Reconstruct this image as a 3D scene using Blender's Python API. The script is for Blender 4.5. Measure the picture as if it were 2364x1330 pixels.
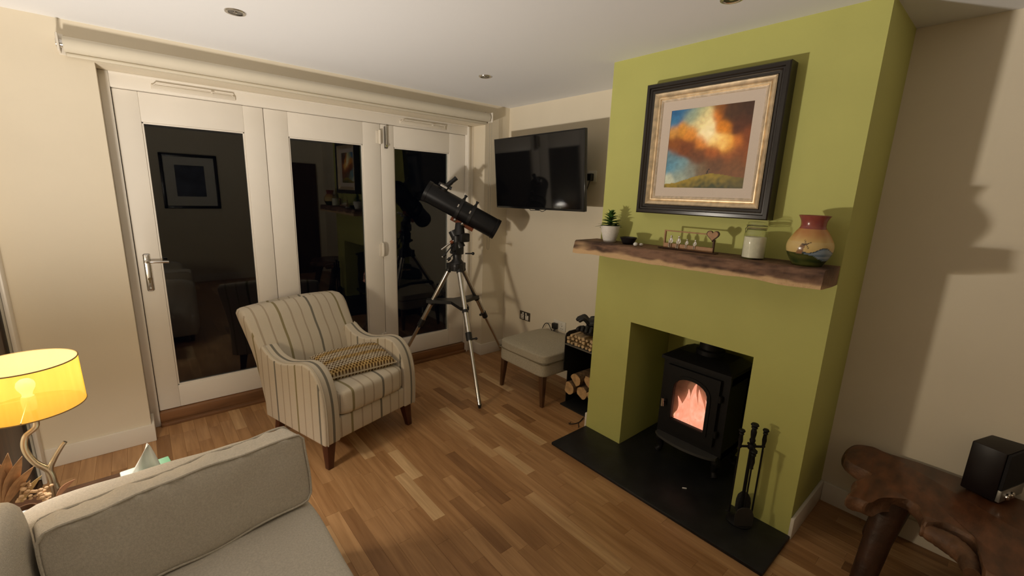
import bpy, bmesh, math, random
from mathutils import Vector, Matrix, noise
random.seed(7)
for o in list(bpy.data.objects): bpy.data.objects.remove(o)
SC = bpy.context.scene
COL = SC.collection
PI = math.pi

# ------------------------------------------------------------------ camera
CAM = Vector((-2.788, -3.3449, 1.6179)); YAW, PITCH, ROLL, FPX = .7131, -.215, .0356, 1000.35
fw = Vector((math.sin(YAW)*math.cos(PITCH), math.cos(YAW)*math.cos(PITCH), math.sin(PITCH)))
r0 = Vector((math.cos(YAW), -math.sin(YAW), 0)); u0 = r0.cross(fw)
rt = math.cos(ROLL)*r0 + math.sin(ROLL)*u0; up = -math.sin(ROLL)*r0 + math.cos(ROLL)*u0
cd = bpy.data.cameras.new('camera'); cam = bpy.data.objects.new('camera', cd); COL.objects.link(cam)
cd.sensor_fit = 'HORIZONTAL'; cd.sensor_width = 36; cd.lens = FPX*36/2364; cd.clip_start = .02
cam.matrix_world = Matrix(((rt.x, up.x, -fw.x, CAM.x), (rt.y, up.y, -fw.y, CAM.y), (rt.z, up.z, -fw.z, CAM.z), (0, 0, 0, 1)))
SC.camera = cam
def at(px, py, ax, val):            # photo pixel -> point on the plane axis = val
    d = fw + (px-1182)/FPX*rt - (py-665)/FPX*up; i = 'xyz'.index(ax)
    return CAM + d*((val-CAM[i])/d[i])

# ------------------------------------------------------------------ world, exposure
w = bpy.data.worlds.new('night'); SC.world = w; w.use_nodes = True
w.node_tree.nodes['Background'].inputs[0].default_value = (.25, .35, .7, 1)
w.node_tree.nodes['Background'].inputs[1].default_value = .0015
SC.view_settings.view_transform = 'Standard'; SC.view_settings.look = 'None'
SC.view_settings.gamma = 1; SC.view_settings.use_curve_mapping = False
SC.view_settings.exposure = 0.0
LAMP_S = 86.0           # bulb of the table lamp
BULB_COL = (1.0, .92, .81)

# ------------------------------------------------------------------ materials
def lin(r, g, b): return tuple((c/255/12.92 if c/255 < .04045 else ((c/255+.055)/1.055)**2.4) for c in (r, g, b))
MATS = {}
def mat(name, col, rough=.6, metal=0., var=0., vs=6., bump=0., bs=60., stretch=(1, 1, 1), spec=.5, **kw):
    if name in MATS: return MATS[name]
    m = bpy.data.materials.new(name); m.use_nodes = True; MATS[name] = m
    nt = m.node_tree; N, L = nt.nodes, nt.links; p = N['Principled BSDF']
    p.inputs['Base Color'].default_value = (*col, 1); p.inputs['Roughness'].default_value = rough
    p.inputs['Metallic'].default_value = metal; p.inputs['Specular IOR Level'].default_value = spec
    for k, v in kw.items(): p.inputs[k.replace('_', ' ')].default_value = v
    if var or bump:
        tc = N.new('ShaderNodeTexCoord'); mp = N.new('ShaderNodeMapping'); mp.inputs['Scale'].default_value = stretch
        L.new(tc.outputs['Object'], mp.inputs[0])
    if var:
        nz = N.new('ShaderNodeTexNoise'); nz.inputs['Scale'].default_value = vs; nz.inputs['Detail'].default_value = 5
        L.new(mp.outputs[0], nz.inputs[0])
        rp = N.new('ShaderNodeValToRGB'); L.new(nz.outputs[0], rp.inputs[0])
        rp.color_ramp.elements[0].position = .3; rp.color_ramp.elements[1].position = .7
        rp.color_ramp.elements[0].color = (*[c*(1-var) for c in col], 1)
        rp.color_ramp.elements[1].color = (*[min(1, c*(1+var)) for c in col], 1)
        L.new(rp.outputs[0], p.inputs['Base Color'])
    if bump:
        nb = N.new('ShaderNodeTexNoise'); nb.inputs['Scale'].default_value = bs; nb.inputs['Detail'].default_value = 3
        L.new(mp.outputs[0], nb.inputs[0])
        bp = N.new('ShaderNodeBump'); bp.inputs['Strength'].default_value = bump; bp.inputs['Distance'].default_value = .01
        L.new(nb.outputs[0], bp.inputs['Height']); L.new(bp.outputs[0], p.inputs['Normal'])
    return m
def attr_mat(name, rough=.5, spec=.5, bump=0., bs=60., metal=0.):
    m = mat(name, (.5, .5, .5), rough, metal, 0, 6, bump, bs, spec=spec); nt = m.node_tree
    a = nt.nodes.new('ShaderNodeAttribute'); a.attribute_name = 'paint'
    nt.links.new(a.outputs['Color'], nt.nodes['Principled BSDF'].inputs['Base Color']); return m

WALL = mat('cream_paint', (.74, .66, .52), .75, var=.02, vs=3, bump=.03, bs=90, spec=.25)
CEIL = mat('white_ceiling_paint', (.80, .80, .81), .85, spec=.2, bump=.02, bs=90)
GREEN = mat('green_paint', (.50, .50, .155), .65, var=.03, vs=4, bump=.04, bs=80, spec=.3)
WHITE = mat('white_gloss_paint', (.76, .70, .60), .35, spec=.4, var=.02, vs=8)
PVC = mat('white_door_paint', (.84, .79, .71), .42, spec=.4, var=.02, vs=5)
SLATE = mat('black_slate', (.012, .012, .013), .45, var=.35, vs=12, bump=.08, bs=40, spec=.35)
IRON = mat('black_cast_iron', (.0065, .006, .006), .55, bump=.06, bs=120, spec=.25)
STEELB = mat('black_steel', (.014, .014, .014), .45, spec=.4)
CHROME = mat('brushed_chrome', (.62, .60, .57), .22, 1.)
SILVER = mat('polished_silver', (.85, .82, .78), .14, 1.)
BRONZE = mat('champagne_metal', (.62, .54, .40), .28, 1.)
BLACKP = mat('black_plastic', (.012, .012, .013), .38, spec=.45)
BLACKM = mat('black_tube_paint', (.006, .006, .007), .42, spec=.3)
MAHOG = mat('dark_mahogany', (.075, .022, .012), .35, var=.4, vs=10, stretch=(1, 1, .15), spec=.5)
DKOAK = mat('dark_oak_leg', (.085, .038, .016), .4, var=.4, vs=12, stretch=(1, 1, .15))
DOORBROWN = mat('brown_door_wood', (.060, .027, .014), .4, var=.35, vs=7, stretch=(4, 4, .25))
OAK = mat('oak_threshold', (.20, .090, .035), .4, var=.35, vs=14, stretch=(.15, 1, 1))
LINEN = mat('oatmeal_linen', (.64, .59, .51), .95, var=.10, vs=180, bump=.35, bs=420, spec=.15)
STOOLF = mat('grey_beige_wool', (.43, .385, .295), .95, var=.14, vs=150, bump=.4, bs=380, spec=.15)
WAX = mat('white_wax', (.85, .80, .70), .5, var=.06, vs=60)
CERAM = mat('white_speckled_ceramic', (.74, .70, .64), .5, var=.06, vs=90)
LEAF = mat('green_leaf', (.055, .13, .025), .5, var=.35, vs=30)
WOODFR = mat('laser_cut_ply', (.36, .19, .085), .6, var=.2, vs=40)
WOODED = mat('scorched_ply_edge', (.07, .030, .014), .7)
BARK = mat('log_bark', (.20, .115, .055), .9, var=.45, vs=25, bump=.8, bs=60)
LOGEND = mat('split_log_wood', (.50, .31, .145), .8, var=.25, vs=30)
GLOVE = mat('black_leather_glove', (.010, .009, .009), .55, bump=.3, bs=70)
SHADE_Y = None
TVSCR = mat('tv_screen_glass', (.004, .004, .005), .06, spec=.55)
SLAB = mat('burl_slab_wood', (.115, .042, .017), .30, var=.55, vs=7, stretch=(1.2, 3.0, 1), bump=.1, bs=25)
SLABED = mat('burl_live_edge', (.13, .062, .030), .6, var=.55, vs=16, bump=.7, bs=30)
RADIOW = mat('dark_radio_case', (.010, .006, .006), .4, spec=.3)
TISSUE = mat('white_tissue', (.80, .80, .77), .9, spec=.1)
DRIED = mat('dried_palm', (.50, .285, .145), .85, var=.2, vs=40)
DRIEDP = mat('dried_cream_flower', (.60, .40, .23), .9, var=.2, vs=60)

def glass_mat(name, col=(1, 1, 1), rough=0., ior=1.5):
    m = bpy.data.materials.new(name); m.use_nodes = True
    p = m.node_tree.nodes['Principled BSDF']; p.inputs['Base Color'].default_value = (*col, 1)
    p.inputs['Roughness'].default_value = rough; p.inputs['IOR'].default_value = ior; p.inputs['Transmission Weight'].default_value = 1
    return m
PANE = glass_mat('door_glass', (.88, .93, .92))
def thin_glass(name, tint):
    m = bpy.data.materials.new(name); m.use_nodes = True; nt = m.node_tree; N, L = nt.nodes, nt.links; N.remove(N['Principled BSDF'])
    t = N.new('ShaderNodeBsdfTransparent'); t.inputs[0].default_value = (*tint, 1); g = N.new('ShaderNodeBsdfGlossy'); g.inputs['Roughness'].default_value = .03
    lw = N.new('ShaderNodeLayerWeight'); pw5 = N.new('ShaderNodeMath'); pw5.operation = 'POWER'; pw5.inputs[1].default_value = 4.
    f = N.new('ShaderNodeMath'); f.operation = 'MULTIPLY_ADD'; f.inputs[1].default_value = .55; f.inputs[2].default_value = .045; x = N.new('ShaderNodeMixShader')
    L.new(lw.outputs['Facing'], pw5.inputs[0]); L.new(pw5.outputs[0], f.inputs[0])
    L.new(f.outputs[0], x.inputs[0]); L.new(t.outputs[0], x.inputs[1]); L.new(g.outputs[0], x.inputs[2]); L.new(x.outputs[0], N['Material Output'].inputs[0]); return m
JARG = thin_glass('jar_glass', (.95, .96, .93))

# oak laminate: tone per strip comes from the piece, grain from noise along the strip
def floor_mat():
    m = bpy.data.materials.new('oak_strip'); m.use_nodes = True; nt = m.node_tree; N, L = nt.nodes, nt.links
    p = N['Principled BSDF']; p.inputs['Roughness'].default_value = .34; p.inputs['Specular IOR Level'].default_value = .4
    a = N.new('ShaderNodeAttribute'); a.attribute_name = 'tone'
    g = N.new('ShaderNodeNewGeometry'); sep = N.new('ShaderNodeVectorMath'); sep.operation = 'MULTIPLY_ADD'
    sep.inputs[1].default_value = (38, 2.6, 1); L.new(g.outputs['Position'], sep.inputs[0])
    sc = N.new('ShaderNodeVectorMath'); sc.operation = 'SCALE'; sc.inputs['Scale'].default_value = 37.
    L.new(a.outputs['Color'], sc.inputs[0]); L.new(sc.outputs[0], sep.inputs[2])
    nz = N.new('ShaderNodeTexNoise'); nz.inputs['Scale'].default_value = 1.; nz.inputs['Detail'].default_value = 6; nz.inputs['Distortion'].default_value = .6
    L.new(sep.outputs[0], nz.inputs[0])
    r1 = N.new('ShaderNodeValToRGB'); L.new(a.outputs['Fac'], r1.inputs[0]); e = r1.color_ramp.elements
    e[0].color = (.25, .125, .052, 1); e[1].color = (.64, .43, .225, 1)
    x = e.new(.35); x.color = (.385, .205, .086, 1); x = e.new(.68); x.color = (.48, .275, .125, 1)
    r2 = N.new('ShaderNodeValToRGB'); L.new(nz.outputs[0], r2.inputs[0])
    r2.color_ramp.elements[0].position = .3; r2.color_ramp.elements[1].position = .68
    r2.color_ramp.elements[0].color = (.72, .66, .60, 1); r2.color_ramp.elements[1].color = (1.08, 1.08, 1.08, 1)
    mx = N.new('ShaderNodeMix'); mx.data_type = 'RGBA'; mx.blend_type = 'MULTIPLY'; mx.inputs['Factor'].default_value = 1
    L.new(r1.outputs[0], mx.inputs[6]); L.new(r2.outputs[0], mx.inputs[7]); L.new(mx.outputs[2], p.inputs['Base Color'])
    return m
FLOORM = floor_mat()

# striped upholstery: stripes run up the fabric; on faces turned sideways they follow the depth
def stripe_mat():
    m = bpy.data.materials.new('striped_linen'); m.use_nodes = True; nt = m.node_tree; N, L = nt.nodes, nt.links
    p = N['Principled BSDF']; p.inputs['Roughness'].default_value = .95; p.inputs['Specular IOR Level'].default_value = .15
    a = N.new('ShaderNodeAttribute'); a.attribute_name = 'stripe'
    md = N.new('ShaderNodeMath'); md.operation = 'MULTIPLY_ADD'; md.inputs[1].default_value = 1/.44; md.inputs[2].default_value = 10
    L.new(a.outputs['Fac'], md.inputs[0])
    fr = N.new('ShaderNodeMath'); fr.operation = 'FRACT'; L.new(md.outputs[0], fr.inputs[0])
    rp = N.new('ShaderNodeValToRGB'); rp.color_ramp.interpolation = 'CONSTANT'; L.new(fr.outputs[0], rp.inputs[0])
    base = (.62, .55, .44, 1); dark = (.20, .185, .150, 1); olive = (.29, .245, .135, 1); tan = (.45, .375, .285, 1)
    e = rp.color_ramp.elements; e[0].position = 0; e[0].color = dark; e[1].position = .034; e[1].color = base
    for c, col, wd in ((.170, tan, .026), (.335, tan, .024), (.50, olive, .034), (.670, tan, .026), (.835, tan, .024)):
        x = e.new(c); x.color = col; x = e.new(c+wd); x.color = base
    nz = N.new('ShaderNodeTexNoise'); nz.inputs['Scale'].default_value = 260
    tc = N.new('ShaderNodeTexCoord'); L.new(tc.outputs['Object'], nz.inputs[0])
    bp = N.new('ShaderNodeBump'); bp.inputs['Strength'].default_value = .3; bp.inputs['Distance'].default_value = .006
    L.new(nz.outputs[0], bp.inputs['Height']); L.new(bp.outputs[0], p.inputs['Normal'])
    L.new(rp.outputs[0], p.inputs['Base Color']); return m
STRIPE = stripe_mat()

# ------------------------------------------------------------------ mesh helpers
class B:
    def __init__(s): s.bm = bmesh.new()
    def box(s, lo, hi, bev=0, seg=2, rot=None):
        lo, hi = Vector(lo), Vector(hi); c = (lo+hi)/2; d = hi-lo
        v = bmesh.ops.create_cube(s.bm, size=1)['verts']
        for q in v: q.co = Vector((q.co.x*d.x, q.co.y*d.y, q.co.z*d.z))
        if bev:
            es = list({e for q in v for e in q.link_edges})
            g = bmesh.ops.bevel(s.bm, geom=es, offset=bev, segments=seg, profile=.5, affect='EDGES')
            fs = set(g['faces']); vs = set(g['verts']); st = list(vs)
            while st:
                q = st.pop()
                for e in q.link_edges:
                    o = e.other_vert(q)
                    if o not in vs: vs.add(o); st.append(o)
            v = list(vs)
        if rot is not None:
            for q in v: q.co = rot @ q.co
        for q in v: q.co += c
        return s
    def ring(s, pts): return [s.bm.verts.new(p) for p in pts]
    def bridge(s, a, b, closed=True):
        n = len(a)
        for i in range(n if closed else n-1):
            j = (i+1) % n
            try: s.bm.faces.new((a[i], a[j], b[j], b[i]))
            except ValueError: pass
    def cap(s, a, flip=False):
        try: s.bm.faces.new(list(reversed(a)) if flip else a)
        except ValueError: pass
    def cyl(s, p0, p1, r0, r1=None, n=16, caps=True):
        return s.tube([p0, p1], [r0, r0 if r1 is None else r1], n, caps)
    def tube(s, path, rad, n=12, caps=True):
        path = [Vector(p) for p in path]; m = len(path)
        if not isinstance(rad, (list, tuple)): rad = [rad]*m
        t = (path[1]-path[0]).normalized(); ref = Vector((0, 0, 1)) if abs(t.z) < .9 else Vector((1, 0, 0))
        u = t.cross(ref).normalized(); rings = []
        for i, p in enumerate(path):
            t2 = (path[min(i+1, m-1)]-path[max(i-1, 0)]).normalized()
            u = (u - t2*u.dot(t2)).normalized(); v = t2.cross(u)
            rings.append(s.ring([p + (u*math.cos(2*PI*k/n)+v*math.sin(2*PI*k/n))*rad[i] for k in range(n)]))
        for a, b in zip(rings, rings[1:]): s.bridge(a, b)
        if caps: s.cap(rings[0], True); s.cap(rings[-1])
        return s
    def lathe(s, prof, n=32, c=(0, 0, 0), close=True, M=None):
        c = Vector(c); rings = []
        for r, z in prof:
            pts = [Vector((r*math.cos(2*PI*k/n), r*math.sin(2*PI*k/n), z)) for k in range(n)]
            if M is not None: pts = [M @ p for p in pts]
            rings.append(s.ring([p+c for p in pts]))
        for a, b in zip(rings, rings[1:]): s.bridge(a, b)
        if close: s.cap(rings[0], True); s.cap(rings[-1])
        return s
    def prism(s, pts, d):
        d = Vector(d); a = s.ring([Vector(p) for p in pts]); b = s.ring([Vector(p)+d for p in pts])
        s.bridge(a, b); s.cap(a, True); s.cap(b); return s
    def ball(s, c, r, sc=(1, 1, 1), n=16, M=None):
        v = bmesh.ops.create_uvsphere(s.bm, u_segments=n, v_segments=max(6, n//2), radius=r)['verts']
        for q in v:
            q.co = Vector((q.co.x*sc[0], q.co.y*sc[1], q.co.z*sc[2]))
            if M is not None: q.co = M @ q.co
            q.co += Vector(c)
        return s
    def pillow(s, sx, sy, t, n=24, ex=4, pw=.42, M=None, c=(0, 0, 0), edge=.12):
        # soft rectangular cushion lying in x-y, half sizes sx, sy, half thickness t
        c = Vector(c); M = M or Matrix.Identity(3)
        def pt(u, v, sg):
            pinch = 1-.045*(u*u)*(1-v*v) - .0*(v*v)
            h = ((1-abs(u)**ex)*(1-abs(v)**ex))**pw
            x = sx*u*(1-.05*(1-v*v)*abs(u)**3*0); y = sy*v
            return M @ Vector((x, y, sg*t*(edge*(1-h)*0+h))) + c
        top = [[s.bm.verts.new(pt(-1+2*i/n, -1+2*j/n, 1)) for j in range(n+1)] for i in range(n+1)]
        bot = [[top[i][j] if i in (0, n) or j in (0, n) else s.bm.verts.new(pt(-1+2*i/n, -1+2*j/n, -1)) for j in range(n+1)] for i in range(n+1)]
        for i in range(n):
            for j in range(n):
                s.bm.faces.new((top[i][j], top[i+1][j], top[i+1][j+1], top[i][j+1]))
                try: s.bm.faces.new((bot[i][j], bot[i][j+1], bot[i+1][j+1], bot[i+1][j]))
                except ValueError: pass
        return s
    def obj(s, name, m, parent=None, smooth=True, ang=40, recalc=True):
        if recalc: bmesh.ops.recalc_face_normals(s.bm, faces=s.bm.faces)
        me = bpy.data.meshes.new(name); s.bm.to_mesh(me); s.bm.free()
        for mm in (m if isinstance(m, (list, tuple)) else [m]): me.materials.append(mm)
        if smooth:
            me.polygons.foreach_set('use_smooth', [True]*len(me.polygons)); me.set_sharp_from_angle(angle=math.radians(ang))
        o = bpy.data.objects.new(name, me); COL.objects.link(o)
        if parent is not None: o.parent = parent
        return o
def tag(o, label, cat, group=None):
    o['label'] = label; o['category'] = cat
    if group: o['group'] = group
    return o
def thing(name, label, cat, loc=(0, 0, 0), rz=0, group=None):
    o = bpy.data.objects.new(name, None); COL.objects.link(o); o.empty_display_size = .1
    o.location = loc; o.rotation_euler = (0, 0, rz)
    return tag(o, label, cat, group)
def struct(o): o['kind'] = 'structure'; return o
def sempty(name, loc=(0, 0, 0)):
    o = bpy.data.objects.new(name, None); COL.objects.link(o); o.location = loc; return struct(o)
def paint(o, fn, name='paint'):
    me = o.data; a = me.color_attributes.new(name, 'FLOAT_COLOR', 'POINT')
    for i, v in enumerate(me.vertices): a.data[i].color = (*fn(v.co), 1)
def lerp(a, b, t): t = max(0, min(1, t)); return tuple(x+(y-x)*t for x, y in zip(a, b))
def sstep(a, b, x): t = max(0, min(1, (x-a)/(b-a))); return t*t*(3-2*t)
def spline(pts, k=8):
    pts = [Vector(p) for p in pts]; out = []
    for i in range(len(pts)-1):
        p0, p1, p2, p3 = pts[max(i-1, 0)], pts[i], pts[i+1], pts[min(i+2, len(pts)-1)]
        for j in range(k):
            t = j/k; out.append(.5*((2*p1)+(p2-p0)*t+(2*p0-5*p1+4*p2-p3)*t*t+(3*p1-p0-3*p2+p3)*t**3))
    return out+[pts[-1]]
def frame(axis_z, hint=(0, 0, 1)):
    z = Vector(axis_z).normalized(); x = Vector(hint).cross(z)
    if x.length < 1e-4: x = Vector((1, 0, 0))
    x.normalize(); y = z.cross(x); return Matrix((x, y, z)).transposed()

# ------------------------------------------------------------------ the room
H = 2.4; XL = -3.337; YF = -4.9; XA = -.04           # left wall, wall behind the camera, alcove wall
RL, RR, RT = -2.869, -.284, 2.218; DY = .213          # door recess and inner face of the doors
CX, CL, CR = -.522, -1.585, -2.871                    # chimney breast
OL, OR, OZ = -1.869, -2.591, .86                      # fireplace opening
ceil_o = struct(B().box((XL-.1, YF-.1, H), (.1, .45, H+.12)).obj('ceiling', CEIL, smooth=False))
wb = B().box((XL-.1, 0, 0), (RL, .36, H)).box((RR, 0, 0), (0, .36, H)).box((RL, 0, RT), (RR, .36, H))
struct(wb.obj('wall_back', WALL, smooth=False))
struct(B().box((0, CL-.2, -.0), (.1, .36, H)).obj('wall_right', WALL, smooth=False))
struct(B().box((XA, YF, 0), (.1, CR, H)).obj('wall_right', WALL, smooth=False))
wl = B().box((XL-.1, -.12, 0), (XL, 0, H)).box((XL-.1, -.98, 2.04), (XL, -.12, H)).box((XL-.1, YF-.1, 0), (XL, -.98, H))
struct(wl.obj('wall_left', WALL, smooth=False))
struct(B().box((XL, YF-.1, 0), (.1, YF, H)).obj('wall_front', WALL, smooth=False))
ch = B().box((CX, OL, 0), (0, CL, H)).box((CX, CR, 0), (0, OR, H)).box((CX, OR, OZ), (0, OL, H)).box((-.03, OR, 0), (.1, OL, OZ))
struct(ch.obj('wall_chimney', GREEN, smooth=False))

# floor: sub-floor and oak strips running towards the fireplace wall's length
fl = struct(B().box((XL-.1, YF-.1, -.10), (.1, .36, -.012)).obj('floor', mat('sub_floor', (.10, .05, .02), .8), smooth=False))
strips = []
SW = .0685; x = XL
while x < -.001:
    y = .34 + random.uniform(0, .3)
    while y > YF:
        ln = random.choice((.28, .33, .38, .44, .50, .56, .64)); y0 = max(y-ln, YF); y1 = min(y, .34)
        if y1-y0 > .02: strips.append((x, min(x+SW, -.001), y0, y1, random.choice((random.uniform(.30, .68),)*9+(random.uniform(.7, 1), random.uniform(0, .3)))))
        y -= ln
    x += SW
def in_view(cx, cy):
    d = Vector((cx, cy, 0))-CAM; z = d.dot(fw)
    if z < .3: return None
    u, v = 1182+FPX*d.dot(rt)/z, 665-FPX*d.dot(up)/z
    return z if -30 < u < 2394 and v < 1360 else None
def hidden_floor(cx, cy):
    return (cx > CX and OR < cy < CL) or (cx > CX-.34 and CR < cy < CL) or (cx < -2.42 and cy < -1.5) or (cx > XA-.02 and cy < CR) or \
           (cy > .2) or (cy > .02 and not RL < cx < RR)
rank = []
for s_ in strips:
    cx, cy = (s_[0]+s_[1])/2, (s_[2]+s_[3])/2; z = in_view(cx, cy)
    rank.append((9 if (z is None or hidden_floor(cx, cy)) else 0)*100 + (z or 50))
order = sorted(range(len(strips)), key=lambda i: rank[i])
near = set(i for i in order[:300] if rank[i] < 800)
def strip_geo(s_):
    x0, x1, y0, y1, t = s_; g = .0002; b = .0005; z = random.uniform(-.0002, 0)
    v = [(x0+g, y0+g, -.012), (x1-g, y0+g, -.012), (x1-g, y1-g, -.012), (x0+g, y1-g, -.012),
         (x0+g, y0+g, z-b), (x1-g, y0+g, z-b), (x1-g, y1-g, z-b), (x0+g, y1-g, z-b),
         (x0+g+b, y0+g+b, z), (x1-g-b, y0+g+b, z), (x1-g-b, y1-g-b, z), (x0+g+b, y1-g-b, z)]
    f = [(8, 9, 10, 11)]
    for i in range(4):
        j = (i+1) % 4; f += [(i, j, j+4, i+4), (i+4, j+4, j+8, i+8)]
    return v, f
def strip_obj(name, ss):
    V, F, T = [], [], []
    for s_ in ss:
        v, f = strip_geo(s_); o = len(V); V += v; F += [tuple(k+o for k in q) for q in f]; T += [s_[4]]*len(v)
    me = bpy.data.meshes.new(name); me.from_pydata(V, [], F); a = me.color_attributes.new('tone', 'FLOAT_COLOR', 'POINT')
    for i, t in enumerate(T): a.data[i].color = (t, t, t, 1)
    me.materials.append(FLOORM); o = bpy.data.objects.new(name, me); COL.objects.link(o); o.parent = fl; return o
for i in order:
    if i in near: strip_obj('floor_strip', [strips[i]])
strip_obj('far_floor_strips', [strips[i] for i in order if i not in near])['kind'] = 'stuff'

# skirting boards
SK, ST = .115, .016
def skirt(name, boxes): 
    b = B()
    for lo, hi in boxes: b.box(lo, hi, .004)
    return struct(b.obj(name, WHITE))
skirt('baseboard_back', [((XL, -ST, 0), (RL+ST, 0, SK)), ((RL, 0, 0), (RL+ST, DY-.05, SK)), ((RR-ST, -ST, 0), (0, 0, SK)), ((RR-ST, 0, 0), (RR, DY-.05, SK))])
skirt('baseboard_right', [((-ST, CL, 0), (0, -ST, SK)), ((XA-ST, YF, 0), (XA, CR-ST, SK))])
skirt('baseboard_chimney', [((CX-.003, CL, .0), (0, CL+ST, SK)), ((CX-.003, CR-ST, 0), (XA, CR, SK))])
skirt('baseboard_left', [((XL, YF, 0), (XL+ST, -1.05, SK))])
skirt('baseboard_front', [((XL, YF, 0), (-1.05, YF+ST, SK))])

# brown door in the left wall with white architrave
def plain_door(name, lo, hi, face):
    d = sempty(name); lo, hi = Vector(lo), Vector(hi)
    B().box(lo, hi, .003).obj('door_leaf', DOORBROWN, d)
    ax = 1 if face in '+x-x' and 'x' in face else 0
    for i in range(4):
        a, b = lo.copy(), hi.copy(); h = (hi.z-lo.z-.5)/4; a.z = lo.z+.16+i*(h+.06); b.z = a.z+h
        a[ax] += .12; b[ax] -= .12
        o = 1-ax
        if face[0] == '+': a[o] = hi[o]-.001; b[o] = hi[o]+.006
        else: b[o] = lo[o]+.001; a[o] = lo[o]-.006
        B().box(a, b, .004).obj('panel', DOORBROWN, d)
    return d
plain_door('door_4', (XL-.06, -.97, .005), (XL-.02, -.13, 2.03), '+x')
tr = B().box((XL, -.19, 0), (XL+.018, -.115, 2.11), .005).box((XL, -1.055, 0), (XL+.018, -.975, 2.11), .005).box((XL, -.975, 2.035), (XL+.018, -.19, 2.11), .005)
struct(tr.obj('trim_1', WHITE))
plain_door('door_5', (-.98, YF+.004, .005), (-.18, YF+.04, 2.02), '+y')

# folding glazed doors in the recess
FR0, FR1 = RL+.045, RR-.075
fz = sempty('trim_2')
B().box((RL, DY-.035, .0), (FR0, DY+.10, RT), .004).obj('frame_jamb', PVC, fz)
B().box((FR1, DY-.035, .0), (RR, DY+.10, RT), .004).obj('frame_jamb', PVC, fz)
B().box((FR0, DY-.035, 2.135), (FR1, DY+.10, RT), .004).obj('frame_head', PVC, fz)
B().box((FR0, DY-.050, 2.205), (FR1, DY-.030, RT), .003).obj('head_bead', PVC, fz)
B().box((FR1-.0, DY-.055, 0), (FR1+.018, DY-.03, RT-.01), .003).obj('jamb_bead', PVC, fz)
# trickle vents on the head
for x0, x1 in ((-2.64, -2.21), (-1.04, -.60)):
    v = B().box((x0, DY-.046, 2.150), (x1, DY-.034, 2.178), .004).obj('trickle_vent', WHITE, fz)
    B().tube([(x0+.01, DY-.047, 2.172), (x0+.02, DY-.056, 2.181), (x1-.02, DY-.056, 2.181), (x1-.01, DY-.047, 2.172)], .0035, 8).obj('vent_lever', WHITE, v)
    B().box(((x0+x1)/2+.08, DY-.058, 2.168), ((x0+x1)/2+.09, DY-.046, 2.182)).obj('vent_clip', WHITE, v)
th = sempty('trim_3')
B().box((FR0, DY-.060, .0), (FR1, DY+.09, .022), .004).obj('sill_board', OAK, th)
B().box((FR0, DY-.030, .022), (FR1, DY+.09, .092), .005).obj('sill_upstand', OAK, th)
GX = ((-2.706, -2.168), (-1.893, -1.345), (-1.081, -.533)); EDG = (FR0+.001, -2.045, -1.197, FR1-.001); GZ0, GZ1 = .250, 1.962; LZ0, LZ1 = .096, 2.1325
for k in range(3):
    d = sempty(f'door_{k+1}'); a, b = EDG[k]+.002, EDG[k+1]-.002; g0, g1 = GX[k]
    y0, y1 = DY, DY+.062
    B().box((a, y0, LZ0), (g0, y1, LZ1), .003).obj('stile', PVC, d)
    B().box((g1, y0, LZ0), (b, y1, LZ1), .003).obj('stile', PVC, d)
    B().box((g0, y0+.0006, LZ0), (g1, y1, GZ0), .003).obj('bottom_rail', PVC, d)
    B().box((g0, y0+.0006, GZ1), (g1, y1, LZ1), .003).obj('top_rail', PVC, d)
    bd = B(); q = .010
    for lo, hi in (((g0, y0+.008, GZ0), (g0+q, y0+.022, GZ1)), ((g1-q, y0+.008, GZ0), (g1, y0+.022, GZ1)), ((g0, y0+.008, GZ0), (g1, y0+.022, GZ0+q)), ((g0, y0+.008, GZ1-q), (g1, y0+.022, GZ1))):
        bd.box(lo, hi, .002)
    bd.obj('glazing_bead', PVC, d)
    B().box((g0-.004, y0+.024, GZ0-.004), (g1+.004, y0+.030, GZ1+.004)).obj('pane', PANE, d, smooth=False)
    if k == 0:
        pl = B().box((-2.792, y0-.009, .925), (-2.756, y0, 1.165), .008, 3).obj('handle_plate', CHROME, d)
        hb = B().cyl((-2.774, y0-.008, 1.118), (-2.774, y0-.045, 1.118), .011)
        hb.tube(spline([(-2.774, y0-.044, 1.118), (-2.755, y0-.052, 1.118), (-2.71, y0-.054, 1.116), (-2.668, y0-.050, 1.112)]), .0085, 10).obj('lever', CHROME, pl)
        B().cyl((-2.774, y0-.008, 1.005), (-2.774, y0-.016, 1.005), .0085).box((-2.778, y0-.014, .978), (-2.770, y0-.008, 1.005)).obj('lock_cylinder', mat('dark_brass', (.10, .075, .04), .35, 1.), pl)
        B().cyl((-2.774, y0-.0075, .945), (-2.774, y0-.011, .945), .006).cyl((-2.774, y0-.0075, 1.152), (-2.774, y0-.011, 1.152), .005).obj('screw', CHROME, pl)
    if k == 1:
        for zc in (2.03, 1.10, .30):
            h = B().cyl((-1.206, y0-.012, zc-.055), (-1.206, y0-.012, zc+.055), .010, n=12)
            h.box((-1.235, y0-.005, zc-.05), (-1.204, y0+.001, zc+.05), .002).obj('hinge', WHITE, d)
        B().tube(spline([(-1.212, y0, 1.16), (-1.212, y0-.035, 1.15), (-1.212, y0-.035, 1.06), (-1.212, y0, 1.05)], 6), .007, 8).obj('pull_handle', WHITE, d)
    if k == 2:
        bo = B().box((-1.168, y0-.008, 1.945), (-1.138, y0, 2.118), .004).obj('flush_bolt', mat('grey_metal', (.25, .23, .20), .4, .8), d)
        B().cyl((-1.153, y0-.015, 1.955), (-1.153, y0-.015, 2.13), .006).cyl((-1.153, y0-.006, 1.965), (-1.153, y0-.024, 1.965), .009).obj('bolt_rod', CHROME, bo)

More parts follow.
